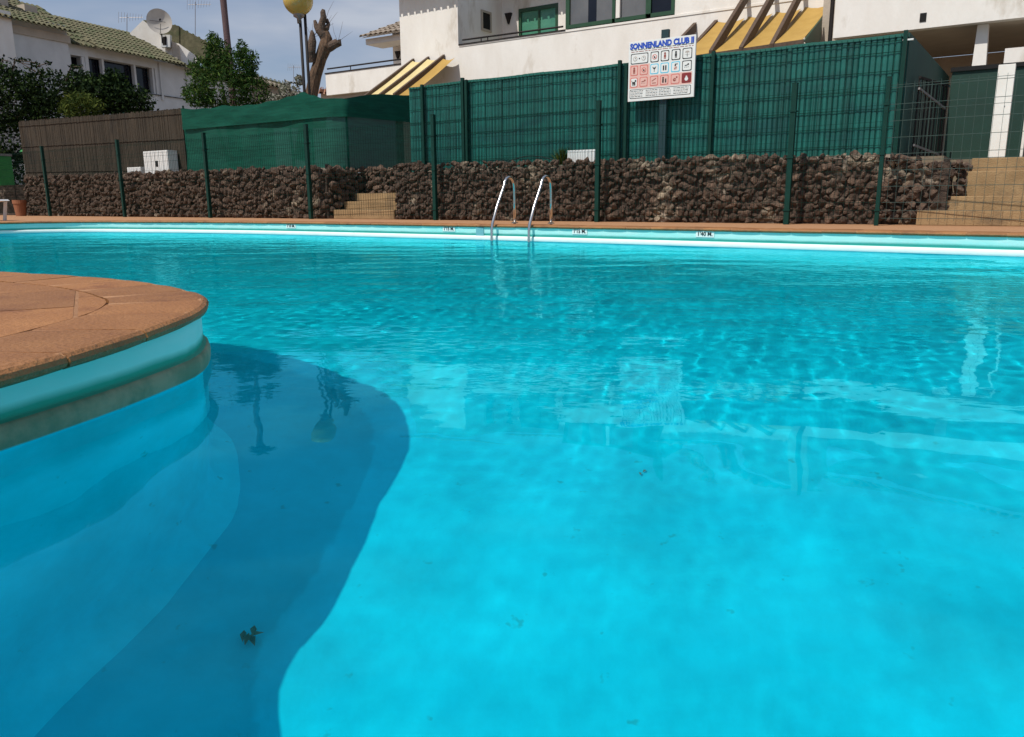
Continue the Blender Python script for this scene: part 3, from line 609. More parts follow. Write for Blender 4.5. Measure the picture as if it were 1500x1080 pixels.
def cell(x0, x1, y0, y1, border, fill, icon, ink=1):
    b = MB(); rrect(b, x0, x1, y0, y1, border, 1); rrect(b, x0+.011, x1-.011, y0+.014, y1-.014, fill, 2); cx_, cy_ = (x0+x1)/2, (y0+y1)/2
    if icon == 'clocks':
        for q in (-.065, .065): disc(b, cx_+q, cy_, .034, 7, 3); disc(b, cx_+q, cy_, .025, 0, 4); line(b, cx_+q, cy_, cx_+q, cy_-.025, .006, 1, 5); line(b, cx_+q, cy_, cx_+q+.014, cy_, .006, 1, 5)
        disc(b, cx_, cy_, .011, 1, 3)
    elif icon == 'person': disc(b, cx_, cy_-.04, .015, ink, 3); rect(b, cx_-.016, cx_+.016, cy_-.02, cy_+.022, ink, 3); rect(b, cx_-.014, cx_-.003, cy_+.022, cy_+.052, ink, 3); rect(b, cx_+.003, cx_+.014, cy_+.022, cy_+.052, ink, 3)
    elif icon == 'child': disc(b, cx_-.018, cy_-.035, .013, ink, 3); rect(b, cx_-.03, cx_-.006, cy_-.018, cy_+.045, ink, 3); disc(b, cx_+.022, cy_-.008, .011, ink, 3); rect(b, cx_+.012, cx_+.032, cy_+.006, cy_+.045, ink, 3)
    elif icon == 'ring': disc(b, cx_, cy_, .036, ink, 3); disc(b, cx_, cy_, .026, fill, 4); line(b, cx_-.026, cy_-.03, cx_+.026, cy_+.03, .008, ink, 5); disc(b, cx_, cy_+.004, .012, 1, 6)
    elif icon == 'dog': rect(b, cx_-.028, cx_+.022, cy_-.012, cy_+.018, ink, 3); [rect(b, cx_+q, cx_+q+.010, cy_+.018, cy_+.05, ink, 3) for q in (-.028, -.012, .002, .013)]; rect(b, cx_+.014, cx_+.036, cy_-.042, cy_-.012, ink, 3); line(b, cx_-.028, cy_-.01, cx_-.038, cy_-.035, .008, ink, 3)
    elif icon == 'glass': line(b, cx_-.026, cy_-.035, cx_, cy_+.008, .010, ink, 3); line(b, cx_+.026, cy_-.035, cx_, cy_+.008, .010, ink, 3); rect(b, cx_-.02, cx_+.02, cy_-.022, cy_-.004, ink, 3); rect(b, cx_-.004, cx_+.004, cy_, cy_+.05, ink, 3)
    elif icon == 'feet': rect(b, cx_-.026, cx_-.006, cy_-.04, cy_+.04, ink, 3); rect(b, cx_+.008, cx_+.028, cy_-.04, cy_+.04, ink, 3)
    elif icon == 'shower': rect(b, cx_-.012, cx_+.03, cy_-.05, cy_-.036, 1, 3); disc(b, cx_-.004, cy_-.022, .012, 1, 3); disc(b, cx_, cy_+.02, .024, 4, 3); line(b, cx_-.02, cy_+.04, cx_+.022, cy_, .007, 1, 4)
    elif icon == 'swim': disc(b, cx_+.02, cy_-.022, .012, ink, 3); line(b, cx_-.032, cy_, cx_+.014, cy_-.012, .014, ink, 3); [line(b, cx_-.035+.024*q, cy_+.028, cx_-.022+.024*q, cy_+.018, .006, ink, 3) for q in range(3)]
    elif icon == 'dive': line(b, cx_-.034, cy_+.004, cx_+.03, cy_-.04, .012, ink, 3); rect(b, cx_-.03, cx_+.03, cy_+.03, cy_+.042, ink, 3)
    elif icon == 'umbrella': disc(b, cx_, cy_-.014, .034, 7, 3, .7); rect(b, cx_-.035, cx_+.035, cy_-.01, cy_+.016, fill, 4); rect(b, cx_-.003, cx_+.003, cy_-.01, cy_+.05, ink, 5)
    elif icon == 'flame': disc(b, cx_, cy_+.016, .026, 0, 3); disc(b, cx_, cy_-.02, .013, 0, 3)
    elif icon == 'ball': disc(b, cx_-.01, cy_+.012, .024, ink, 3); disc(b, cx_+.022, cy_-.026, .013, ink, 3); line(b, cx_-.03, cy_-.01, cx_+.02, cy_+.03, .006, fill, 4)
    b.build('pictogram', SMAT, sg)
cell(.035, .305, *rows_[0], 1, 0, 'clocks')
for (x0, x1), ic, ink, fl_ in zip(cols_[2:], ('ring', 'person', 'person', 'umbrella'), (3, 8, 1, 1), (0, 0, 0, 0)): cell(x0, x1, *rows_[0], 1, fl_, ic, ink)
rect(pb2 := MB(), .02, .33, .385, .585, 4, .5); rect(pb2, .02, .965, .585, .785, 4, .5); pb2.build('pink_field', SMAT, sg)
for (x0, x1), ic, bd_, ink in zip(cols_, ('person', 'ring', 'glass', 'feet', 'shower', 'swim'), (3, 3, 5, 5, 5, 1), (8, 3, 1, 1, 1, 1)): cell(x0, x1, *rows_[1], bd_, 4 if bd_ == 3 else 0, ic, ink)
for (x0, x1), ic, bd_, fl_ in zip(cols_, ('dog', 'swim', 'dive', 'child', 'ball', 'flame'), (3, 3, 3, 3, 3, 6), (0, 4, 4, 4, 4, 6)): cell(x0, x1, *rows_[2], bd_, fl_, ic, 1 if ic in ('dog', 'child') else 8)
b = MB(); rrect(b, .03, .955, .80, .955, 1, 1); rrect(b, .038, .947, .81, .945, 0, 2)
for q in range(5):
    for x0, x1 in ((.05, .24), (.28, .46), (.48, .66), (.70, .92)):
        x = x0
        while x < x1-.01: l_ = rnd.uniform(.012, .05); rect(b, x, min(x1, x+l_), .825+q*.023, .834+q*.023, 7 if q % 2 else 1, 3); x += l_+.009
b.build('rules_box', SMAT, sg)

# ---------------------------------------------------------------- planters on the wall
def planter(s0, s1, n0, n1, z0, z1, lab, cnt):
    p = empty('planter_box', W((s0+s1)/2, (n0+n1)/2, z0), lab, 'planter', 'white planters on the stone walls')
    b = MB(); t_ = .025; b.box(s0, s1, n0, n0+t_, z0, z1); b.box(s0, s1, n1-t_, n1, z0, z1); b.box(s0, s0+t_, n0+t_, n1-t_, z0, z1); b.box(s1-t_, s1, n0+t_, n1-t_, z0, z1); b.box(s0+t_, s1-t_, n0+t_, n1-t_, z0, z0+.03); b.build('body', m_plastic, p)
    b = MB()
    for k in range(cnt): x = s0+(k+.5)*(s1-s0)/cnt; b.box(x-(s1-s0)/cnt*.36, x+(s1-s0)/cnt*.36, n0-.012, n0-.001, z0+.02, z1-.02)
    b.build('ribbing', m_plastic, p); MB().box(s0+t_+.002, s1-t_-.002, n0+t_+.002, n1-t_-.002, z0+.03, z1-.03).build('soil', m_dark, p); return p
zl = 1.262
pl1 = planter(-18.72, -17.72, 11.86, 12.12, zl, zl+.56, 'large square white box with a dark hole beside the green netting', 6)
MB().box(-18.22, -18.12, 11.842, 11.847, zl+.18, zl+.32).build('opening', m_dark, pl1)
planter(-19.55, -18.95, 11.9, 12.1, zl, zl+.20, 'small low white trough left of the large white box', 4)
pr_ = planter(-6.66, -6.14, 11.86, 12.04, 1.17, 1.39, 'ribbed white planter trough near the second tall fence post right of the ladder', 8)
b = MB(); r3 = random.Random(3)
for k in range(120):
    th = r3.uniform(0, 6.28); l_ = r3.uniform(.12, .34); tilt = r3.uniform(.05, .8); s0, n0 = -6.82+r3.uniform(-.05, .05), 11.95+r3.uniform(-.04, .04)
    a0 = W(s0, n0, 1.17); a1 = a0+Vector((math.cos(th)*math.sin(tilt), math.sin(th)*math.sin(tilt), math.cos(tilt)))*l_; d_ = Vector((-math.sin(th), math.cos(th), 0))*.008
    k0 = len(b.v); b.v += [tuple(a0-d_), tuple(a0+d_), tuple((a0+a1)/2+d_*1.3+Vector((0, 0, .02))), tuple(a1), tuple((a0+a1)/2-d_*1.3+Vector((0, 0, .02)))]; b.f.append((k0, k0+1, k0+2, k0+3, k0+4)); b.m.append(0)
b.build('spiky_plant', m_leaf_y, None, label='small spiky green plant beside the ribbed white planter on the wall', cat='plant')
P = [W(-8.02+1.2*t_, 11.9, 1.2+.13*math.sin(math.pi*t_)) for t_ in [q/14 for q in range(15)]]
MB().tube(P, .007, 6).build('garden_hose', m_dark, None, label='thin black hose arching along the wall top behind the ladder', cat='hose')

# ---------------------------------------------------------------- gate, pillar at right
gt = empty('metal_gate', W(-1.4, 12.6, 1.1), 'dark barred metal gate in the shade at the top of the right steps', 'gate')
for q in range(9): MB().tube([W(-1.55+.03*q, 12.62+.42*q*.35, 1.12), W(-1.55+.03*q, 12.62+.42*q*.35, 2.2)], .012, 6).build('bar', m_rail, gt)
MB().bar(W(-1.55, 12.60, 1.16), W(-1.30, 13.9, 1.16), .03, .03).build('rail', m_rail, gt); MB().bar(W(-1.55, 12.60, 2.2), W(-1.30, 13.9, 2.2), .03, .03).build('rail', m_rail, gt)
MB().bar(W(-1.54, 12.57, 2.05), W(-1.29, 13.5, 1.85), .025, .03).build('brace', m_iron, gt); MB().bar(W(-1.54, 12.57, 1.30), W(-1.31, 13.5, 1.2), .025, .03).build('brace', m_iron, gt)
gp = empty('garden_screen', W(-.8, 13.9, 1.1), 'dark green panel screen between the barred gate and white pillar', 'screen')
MB().box(-1.28, -.30, 13.9, 13.94, 1.10, 2.40).build('panel', mat('panel_green', (.003, .028, .018), (.004, .038, .024), 3, .6), gp)  # green darkened to carry the shade over this corner
MB().box(-1.30, -.28, 13.87, 13.97, 2.401, 2.46).build('top_rail', m_dark, gp)
MB().box(-.12, 3, 12.9, 12.94, 1.105, 2.34).build('panel', bpy.data.materials['panel_green'], gp)
gpl = empty('gate_pillar', W(-.5, 12.35, 1.09), 'slim white painted pillar standing on the top of the right steps', 'pillar')
MB().box(-.62, -.43, 12.40, 12.58, 1.092, 2.25).build('shaft', m_white, gpl, bevel=.006)
MB().lathe(W(-.50, 12.41, 1.72), [(0, 0), (.012, 0), (.012, .02), (0, .02)], 8).build('latch', m_iron, gpl)
MB().box(-1.1, 3.5, 17.7, 17.9, 1.1, 1.2)

# ---------------------------------------------------------------- white apartment building at right
bd = empty('apartment_building', W(-8, 19, 1.1), 'white stucco holiday apartments with balcony, green framed glazing and overhanging right wing', 'building')
def wall(s0, s1, n0, n1, z0, z1, m=None, name='wall', **k): return MB().box(s0, s1, n0, n1, z0, z1).build(name, m or m_white, bd, **k)
wall(-14.66, -12.74, 17, 22, 1.11, 6.02, name='corner_tower')
wall(-12.74, -3.74, 17.0, 17.22, 1.11, 4.415, name='parapet')
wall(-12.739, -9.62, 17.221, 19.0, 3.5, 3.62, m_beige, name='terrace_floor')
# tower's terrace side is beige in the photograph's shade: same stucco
# terrace back wall with door opening
wall(-12.739, -12.20, 19.0, 19.2, 3.62, 6.10, name='back_wall'); wall(-10.98, -9.62, 19.0, 19.2, 3.62, 6.10, name='back_wall'); wall(-12.20, -10.98, 19.0, 19.2, 5.57, 6.10, name='back_wall')
dr = MB(); dr.box(-12.20, -12.12, 18.99, 19.06, 3.63, 5.57); dr.box(-11.06, -10.98, 18.99, 19.06, 3.63, 5.57); dr.box(-12.12, -11.06, 18.99, 19.06, 5.48, 5.57); dr.box(-11.60, -11.54, 19.0, 19.05, 3.63, 5.48)
d_ = dr.build('balcony_door', m_gframe, bd); MB().box(-12.12, -11.60, 19.03, 19.04, 3.63, 5.48).build('pane', m_glass_g, d_); MB().box(-11.54, -11.06, 19.03, 19.04, 3.63, 5.48).build('pane', m_glass_g, d_)
# small window on the tower side
b = MB(); 
for n0, n1, z0, z1 in ((18.00, 18.05, 4.95, 5.45), (18.40, 18.45, 4.95, 5.45), (18.05, 18.40, 4.95, 5.0), (18.05, 18.40, 5.40, 5.45)): b.box(-12.738, -12.70, n0, n1, z0, z1)
ww = b.build('window', m_beige, bd); MB().box(-12.737, -12.725, 18.05, 18.40, 5.0, 5.40).build('pane', m_dark, ww)
# wall lanterns
def lantern(s_, n_, z_, parent):
    l_ = MB().prism([W(s_-.10, n_-.001, z_+.14), W(s_+.10, n_-.001, z_+.14), W(s_, n_-.001, z_-.14)], -NV*.09).build('wall_lantern', m_rail, parent); return l_
lantern(-12.50, 19.0, 5.36, bd)
b = MB(); b.tube([W(-12.68, 17.1, 4.56), W(-9.75, 17.1, 4.54)], .022, 8); b.build('balcony_rail', m_rail, bd)
for s_ in (-12.1, -11.9): MB().tube([W(s_, 17.1, 4.416), W(s_, 17.1, 4.56)], .015, 6).build('rail_post', m_rail, bd)
MB().box(-12.70, -3.8, 16.985, 16.999, 4.385, 4.43).build('parapet_capping', m_rail if False else m_white, bd)
MB().box(-12.72, -9.62, 16.97, 17.23, 4.4155, 4.445).build('coping_strip', m_rail, bd)
# glazed gallery
gz = MB()
for s0, s1, z0, z1 in ((-9.62, -9.52, 4.45, 6.1), (-8.43, -8.36, 4.53, 6.0), (-7.62, -7.50, 4.53, 6.0), (-7.03, -6.95, 4.45, 6.1), (-9.52, -8.43, 4.45, 4.53), (-8.36, -8.21, 4.45, 4.53), (-8.21, -7.62, 4.45, 4.53), (-7.5, -7.03, 4.45, 4.53), (-9.52, -7.03, 6.0, 6.1)): gz.box(s0, s1, 16.99, 17.08, z0, z1)
gz = gz.build('glazed_gallery', m_gframe, bd)
for s0, s1, mm in ((-9.52, -9.05, m_glass), (-9.05, -8.84, m_glass_d), (-8.84, -8.43, m_glass), (-8.21, -7.62, m_glass), (-7.5, -7.03, m_glass_d)): MB().box(s0+.002, s1-.002, 17.03, 17.045, 4.53, 6.0).build('pane', mm, gz)
MB().box(-8.33, -8.235, 16.97, 17.09, 4.53, 6.0).build('white_mullion', m_white, gz)
wall(-9.62, -6.95, 17.3, 22, 4.42, 6.1, m_dark, name='room'); wall(-9.615, -9.55, 17.081, 19.0, 4.43, 6.1, m_gframe, name='gallery_side')
MB().box(-6.949, -3.74, 17.0, 22, 4.416, 5.32).build('upper_wall', m_white, bd)
MB().box(-12.74, -3.74, 22.1, 22.3, 1.11, 6.0).build('rear_wall', m_white, bd)
# right wing overhang and porch
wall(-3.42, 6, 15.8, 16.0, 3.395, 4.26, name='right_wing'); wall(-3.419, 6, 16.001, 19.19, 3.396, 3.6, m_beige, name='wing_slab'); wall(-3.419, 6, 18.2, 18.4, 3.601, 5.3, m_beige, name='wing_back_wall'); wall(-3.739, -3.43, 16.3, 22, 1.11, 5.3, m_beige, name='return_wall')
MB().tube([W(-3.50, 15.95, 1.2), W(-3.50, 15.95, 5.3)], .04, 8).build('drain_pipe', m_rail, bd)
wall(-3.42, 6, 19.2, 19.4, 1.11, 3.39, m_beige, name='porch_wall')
vt = MB().box(-2.03, -1.93, 15.79, 15.799, 3.50, 3.64).build('vent', m_dark, bd)
MB().quadbox([W(-1.24, 16.0, 1.11), W(-.92, 16.0, 1.11), W(-.92, 16.3, 1.11), W(-1.24, 16.3, 1.11), W(-1.17, 16.0, 3.39), W(-1.01, 16.0, 3.39), W(-1.01, 16.25, 3.39), W(-1.17, 16.25, 3.39)]).build('porch_pillar', m_white, bd)
MB().box(-.72, -.3, 15.7, 16.1, 1.11, 2.93).build('gate_block', m_white, bd)
# left wing with balcony
wall(-18.45, -14.67, 21.0, 24, 1.11, 6.0, name='left_wing')
wall(-20.1, -14.67, 19.5, 19.66, 4.0, 4.665, name='left_parapet'); wall(-20.1, -19.95, 19.661, 21, 4.0, 4.665, name='left_parapet'); wall(-20.0, -14.67, 19.661, 20.99, 3.85, 4.0, m_beige, name='balcony_slab')
wall(-16.6, -14.67, 19.9, 20.1, 1.11, 3.84, name='lower_wall')
b = MB(); b.tube([W(-20.05, 19.55, 4.83), W(-14.7, 19.55, 4.83)], .025, 8); b.build('balcony_rail', m_rail, bd); MB().tube([W(-19.0, 19.55, 4.66), W(-19.0, 19.55, 4.83)], .016, 6).build('rail_post', m_rail, bd)
MB().box(-20.12, -14.67, 19.48, 19.68, 4.666, 4.70).build('coping_strip', m_rail, bd)
lantern(-18.9, 21.0, 5.22, bd) if False else lantern(-17.95-.25, 21.0, 5.25, bd)
MB().box(-16.75, -16.0, 20.96, 20.999, 4.1, 5.35).build('shutter', m_beige, bd)
MB().box(-18.9, -14.67, 20.2, 20.999, 5.55, 5.72).build('fascia_board', m_white, bd)
# barrel tile roofs
def tile_roof(E0, E1, R0, R1, name, parent, m, pitch=.21, course=.36, **kw):
    E0, E1, R0, R1 = map(Vector, (E0, E1, R0, R1)); L = (E1-E0).length; n = max(2, int(L/pitch)); sl = (R0-E0).length; nc = max(1, int(sl/course)); b = MB()
    up = ((E1-E0).cross(R0-E0)).normalized(); up = up if up.z > 0 else -up; al = (E1-E0).normalized(); rad = pitch*.36
    k = len(b.v); b.v += [tuple(q-up*.02) for q in (E0, E1, R1, R0)]; b.f.append((k, k+1, k+2, k+3)); b.m.append(0)
    for i in range(n):
        t_ = (i+.5)/n; e_ = E0.lerp(E1, t_); r_ = R0.lerp(R1, t_)
        for j in range(nc):
            a_ = e_.lerp(r_, j/nc)-(r_-e_).normalized()*(.05 if j == 0 else .0)+al*rnd.uniform(-.008, .008); c_ = e_.lerp(r_, (j+1)/nc+.02); k = len(b.v)
            for (p, rr, h) in ((a_, rad*1.08, .022+rnd.uniform(0, .008)), (c_, rad*.86, .0)):
                for q in range(6): th = math.pi*q/5; b.v.append(tuple(p+al*rr*math.cos(th)+up*(rr*math.sin(th)*.9+h)))
            for q in range(5): b.f.append((k+q, k+q+1, k+q+7, k+q+6)); b.m.append(0)
            for q in range(6): p_ = Vector(b.v[k+q]); b.v.append(tuple(p_-up*.018))
            for q in range(5): b.f.append((k+12+q, k+12+q+1, k+q+1, k+q)); b.m.append(0)
    return b.build(name, m, parent, kind='stuff', **kw)
tile_roof(W(-14.9, 16.6, 6.02), W(-12.5, 16.6, 6.02), W(-14.9, 19.5, 7.3), W(-12.5, 19.5, 7.3), 'tile_roof', bd, m_tile_red)
tile_roof(W(-12.5, 18.5, 6.12), W(-6.95, 18.5, 6.12), W(-12.5, 21.5, 7.4), W(-6.95, 21.5, 7.4), 'tile_roof', bd, m_tile_red)
tile_roof(W(-18.95, 20.0, 5.74), W(-14.67, 20.0, 5.74), W(-18.2, 23, 7.0), W(-14.67, 23, 7.0), 'tile_roof', bd, m_tile_fade)

tile_roof(W(-7.1, 16.75, 5.34), W(-3.6, 16.75, 5.34), W(-7.1, 19.6, 6.3), W(-3.6, 19.6, 6.3), 'tile_roof', bd, m_tile_red)
tile_roof(W(-3.5, 17.9, 5.32), W(6, 17.9, 5.32), W(-3.5, 20.6, 6.3), W(6, 20.6, 6.3), 'tile_roof', bd, m_tile_red)
# awnings: timber rafters with canvas between
def awning(beams, canv, lab, cm_, n0=15.0, tails=True):
    a = empty('pergola_awning', W(beams[0][0], 16, 3), lab, 'awning', 'timber pergola awnings on the apartment wall')
    for s_, nh, zh, nl, zl_ in beams:
        MB().prism([W(s_-.035, nh, zh), W(s_-.035, nl, zl_+.05), W(s_-.035, nl+.02, zl_-.10), W(s_-.035, nl+.14, zl_-.08), W(s_-.035, nh, zh-.19)], SV*.07).build('rafter', m_wood, a)
    for s0, s1, nh, zh, nl, zl_, mm in canv:
        b = MB(); N_ = 10; K = 4; th_ = -.012
        for i in range(N_+1):
            for j in range(K+1):
                t_ = i/N_; x = j/K; z = zh+(zl_-zh)*t_-.05*math.sin(math.pi*x)-.03*math.sin(math.pi*t_); b.v.append(tuple(W(s0+(s1-s0)*x, nh+(nl-nh)*t_, z)))
        for i in range(N_):
            for j in range(K): k = i*(K+1)+j; b.f.append((k, k+1, k+K+2, k+K+1)); b.m.append(0)
        b.build('canvas', mm, a, smooth=True)
    return a
a1 = awning([(-14.22, 16.98, 4.25, 15.0, 3.05), (-13.71, 16.98, 4.25, 15.0, 3.05), (-13.20, 16.98, 4.25, 15.0, 3.05)],
       [(-14.18, -13.76, 16.9, 4.17, 15.1, 3.08, m_cream), (-13.67, -13.25, 16.9, 4.17, 15.1, 3.08, m_cream), (-13.16, -12.76, 16.9, 4.13, 15.1, 3.05, m_canvas)],
       'three dark timber rafters with cream and yellow canvas left of the white balcony wall', m_cream)
a2 = awning([(-6.48, 16.98, 4.22, 15.0, 3.1), (-6.02, 16.98, 4.22, 15.0, 3.1), (-5.38, 16.98, 4.72, 14.95, 3.22), (-4.82, 16.98, 4.72, 14.95, 3.22), (-4.27, 16.98, 4.72, 14.95, 3.22)],
       [(-6.0, -5.42, 16.98, 4.18, 15.0, 3.22, m_canvas), (-5.34, -4.86, 16.98, 4.2, 15.0, 3.24, m_canvas), (-4.78, -4.31, 16.98, 4.22, 15.0, 3.26, m_canvas), (-4.23, -3.76, 16.98, 4.24, 15.0, 3.28, m_canvas)],
       'timber rafters with deep yellow canvas above the right part of the green fence', m_canvas)
MB().bar(W(-6.0, 14.98, 3.17), W(-3.72, 14.98, 3.25), .03, .07).build('edge_board', m_wood, a2)
for s_ in (-3.74,): MB().prism([W(s_, 15.0, 3.26), W(s_, 16.2, 3.85), W(s_, 16.2, 3.25)], SV*.02).build('end_bracket', m_gframe, a2)

# ---------------------------------------------------------------- left house
P0 = Vector((-13.5, 25, 0)); DL = Vector((.4, .917, 0)).normalized(); ML = Vector((.917, -.4, 0)).normalized()
HK = 1.28
def WL(t_, o_, z=0.): p = (P0+DL*t_+ML*(-o_))*HK; return Vector((p.x, p.y, z if z < 1.2 else HW+(z-HW)*HK))           # o_ grows away from the viewer side
lh = empty('left_house', WL(3, 1, 1.1), 'white terraced house at left with mossy barrel tile roof and dark windows', 'house')
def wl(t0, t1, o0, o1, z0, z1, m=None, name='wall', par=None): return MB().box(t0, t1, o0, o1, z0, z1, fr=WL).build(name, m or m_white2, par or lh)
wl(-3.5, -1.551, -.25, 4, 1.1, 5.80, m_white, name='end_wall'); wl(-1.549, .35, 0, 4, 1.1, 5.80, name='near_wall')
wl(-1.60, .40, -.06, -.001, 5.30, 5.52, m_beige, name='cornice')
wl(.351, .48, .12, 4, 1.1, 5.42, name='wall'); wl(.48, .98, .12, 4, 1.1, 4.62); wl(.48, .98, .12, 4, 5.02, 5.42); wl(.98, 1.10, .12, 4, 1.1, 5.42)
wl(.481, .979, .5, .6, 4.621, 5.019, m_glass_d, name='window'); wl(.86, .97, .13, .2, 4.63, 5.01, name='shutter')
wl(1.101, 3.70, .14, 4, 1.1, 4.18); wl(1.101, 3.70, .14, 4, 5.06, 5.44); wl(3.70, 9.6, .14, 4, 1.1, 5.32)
win = wl(1.101, 3.70, .16, .2, 4.18, 4.22, name='window_frame')
for t0, t1 in ((1.10, 1.62), (1.70, 2.85), (2.93, 3.60)): wl(t0, t1, .40, .45, 4.2, 5.06, m_glass_d, name='pane', par=win)
for t0 in (1.62, 2.85, 3.60): wl(t0, t0+.08, .17, .3, 4.221, 5.06, name='mullion', par=win)
wl(3.85, 3.93, .08, .139, 4.05, 5.25, name='pilaster'); wl(5.05, 5.13, .08, .139, 4.05, 5.25, name='pilaster')
MB().bar(WL(3.2, .10, 4.19), WL(9, .10, 4.19), .03, .03).build('cable', m_rail, lh)
tile_roof(WL(-3.6, -.45, 5.62), WL(.42, -.30, 5.58), WL(-3.6, 2.2, 6.75), WL(.42, 2.2, 6.75), 'tile_roof', lh, m_tile)
tile_roof(WL(.42, -.1, 5.30), WL(1.25, -.1, 5.30), WL(.42, 2.2, 6.7), WL(1.25, 2.2, 6.7), 'tile_roof', lh, m_tile)
tile_roof(WL(1.2, -.32, 5.27), WL(4.65, -.32, 5.27), WL(1.2, 2.2, 6.52), WL(4.65, 2.2, 6.52), 'tile_roof', lh, m_tile)
tile_roof(WL(4.6, -.2, 5.22), WL(9.9, -.2, 5.22), WL(4.6, .8, 5.5), WL(9.9, .8, 5.5), 'tile_roof', lh, m_tile)
wl(-1.5, 9.6, 4.01, 4.2, 1.1, 5.2, name='rear_wall')
# chimneys
MB().box(-1.30, -.75, .9, 1.5, 5.9, 6.9, fr=WL).build('chimney', m_beige, lh); MB().box(-.25, .15, .9, 1.3, 5.9, 6.38, fr=WL).build('chimney', m_beige, lh)
# gable of the next house, sunlit
nh = empty('gabled_house', WL(5.5, 2.5, 1.1), 'next house with white gable, satellite dish below its mossy roof slope', 'house')
GN = (DL*.85-ML*.53).normalized(); GP = WL(4.9, .9, 0)
def gpx(x, y, d=0): return onplane(x, y, GP+GN*d, GN)
MB().prism([gpx(190, 49), gpx(209, 30), gpx(222, 39), (gpx(243, 60)), gpx(262, 64), gpx(283, 79), gpx(291, 92), gpx(262, 100), gpx(225, 90)], GN*.3).build('gable_wall', m_white, nh)
MB().prism([gpx(209, 29, .31), gpx(262, 38, .31), gpx(262, 66, .31), gpx(243, 62, .31), gpx(222, 41, .31)], GN*.3).build('upper_wall', m_tile, nh)
e0, e1, r0, r1 = gpx(222, 42, .2), gpx(300, 92, .2), gpx(209, 30, .2), gpx(262, 38, .2)
tile_roof(gpx(236, 60, .25), gpx(300, 92, .25), gpx(252, 36, 1.4), gpx(330, 75, 1.4), 'tile_roof', nh, m_tile)
MB().prism([gpx(236, 61, .35), gpx(300, 93, .35), gpx(330, 95, .35), gpx(330, 75, .35), gpx(262, 40, .35), gpx(240, 38, .35)], GN*2).build('house_body', m_tile, nh)
ac = MB().prism([gpx(236, 51, -.35), gpx(249, 51, -.35), gpx(249, 69, -.35), gpx(236, 69, -.35)], GN*.3).build('air_conditioner', m_plastic, None, label='white air conditioner box under the satellite dish', cat='air conditioner')
MB().prism([gpx(238.5, 54, -.352), gpx(244, 54, -.352), gpx(244, 66, -.352), gpx(238.5, 66, -.352)], -GN*.01).build('grille', m_rail, ac)
MB().prism([gpx(252, 60, -.2), gpx(261, 66, -.2), gpx(263, 88, -.2), gpx(252, 84, -.2)], GN*.3).build('side_box', m_beige, nh)
# satellite dish
dc = gpx(233, 32, -.6); ds = empty('satellite_dish', dc, 'round off white satellite dish on the left roofs', 'satellite dish')
dn = (Vector((0, 0, HW))-dc).normalized(); dn = (dn+Vector((.15, 0, .25))).normalized(); q0 = dn.to_track_quat('Z', 'Y')
b = MB(); K = 28; RR = 16/F*(dc.y)*1.02
for i in range(6):
    r_ = RR*i/5
    for j in range(K): th = 2*math.pi*j/K; b.v.append(tuple(dc+q0 @ Vector((r_*math.cos(th), r_*math.sin(th), .10*(i/5)**2))))
for i in range(5):
    for j in range(K): b.f.append((i*K+j, i*K+(j+1) % K, (i+1)*K+(j+1) % K, (i+1)*K+j)); b.m.append(0)
b.build('reflector', m_dish, ds, smooth=True)
MB().tube([dc+q0 @ Vector((0, -RR, .05)), dc+q0 @ Vector((0, -RR*.35, .42))], .012, 6).build('feed_arm', m_rail, ds); MB().tube([dc+q0 @ Vector((-.4, 0, .1)), dc+q0 @ Vector((.25, -.02, .1))], .009, 6).build('feed_strut', m_rail, ds)
MB().tube([dc+q0 @ Vector((0, 0, .3)), dc+q0 @ Vector((0, -.0, .42))], .04, 8).build('receiver', m_rail, ds)
MB().tube([dc+Vector((0, .15, -RR*.6)), dc+Vector((0, .15, -RR-.35))], .03, 6).build('mast', m_rail, ds)
def antenna(px, pyb, pyt, D, lab, seed):
    r = random.Random(seed); P_ = Vector((0, D, 0)); N_ = Vector((0, 1, 0)); bt = onplane(px, pyb, P_, N_); tp_ = onplane(px, pyt, P_, N_); a = empty('tv_antenna', bt, lab, 'antenna', 'television antennas on the roofs')
    MB().tube([bt, tp_], .016, 6).build('mast', m_iron, a); cc_ = tp_-Vector((0, 0, .12)); L = .7
    MB().tube([cc_-Vector((L*.5, 0, 0)), cc_+Vector((L, .1, .03))], .012, 5).build('boom', m_iron, a)
    for k in range(9):
        x = -L*.5+k*1.5*L/8; h = .3-.02*k; c0 = cc_+Vector((x, 0, .0)); MB().tube([c0-Vector((.03, .1, h*.8)), c0+Vector((.03, -.1, h*.8))], .007, 4).build('element', m_iron, a)
antenna(186, 52, 22, 39, 'leftmost roof antenna, beside the gable and satellite dish', 1); antenna(286, 62, 3, 40, 'tall roof antenna right of the satellite dish against the sky', 2)
antenna(430, 140, 96, 55, 'small distant antenna beside the lamp poles', 5)
# third small house
P3 = onplane(410, 130, Vector((0, 42, 0)), Vector((0, 1, 0)))
th_ = empty('distant_house', (P3.x, 42, 1.1), 'low pale house with tiled roof beyond the green netting', 'house')
fr3 = lambda x, y, z: Vector((x, y, z))
def o3(px, py, d=42): return onplane(px, py, Vector((0, d, 0)), Vector((0, 1, 0)))
MB().prism([o3(355, 175), o3(445, 175), o3(445, 152), o3(420, 127), o3(385, 116), o3(355, 112)], (0, 5, 0)).build('wall', m_beige, th_)
tile_roof(o3(350, 114, 41.6), o3(428, 133, 41.6), o3(350, 103, 43.5), o3(424, 124, 43.5), 'tile_roof', th_, m_tile)
P4 = o3(500, 150, 60); h4 = empty('distant_house', (P4.x, 60, 1.1), 'far low reddish roof between the lopped tree and the white balcony', 'house')
MB().prism([o3(470, 160, 60), o3(520, 160, 60), o3(520, 138, 60), o3(470, 136, 60)], (0, 6, 0)).build('wall', m_beige, h4)
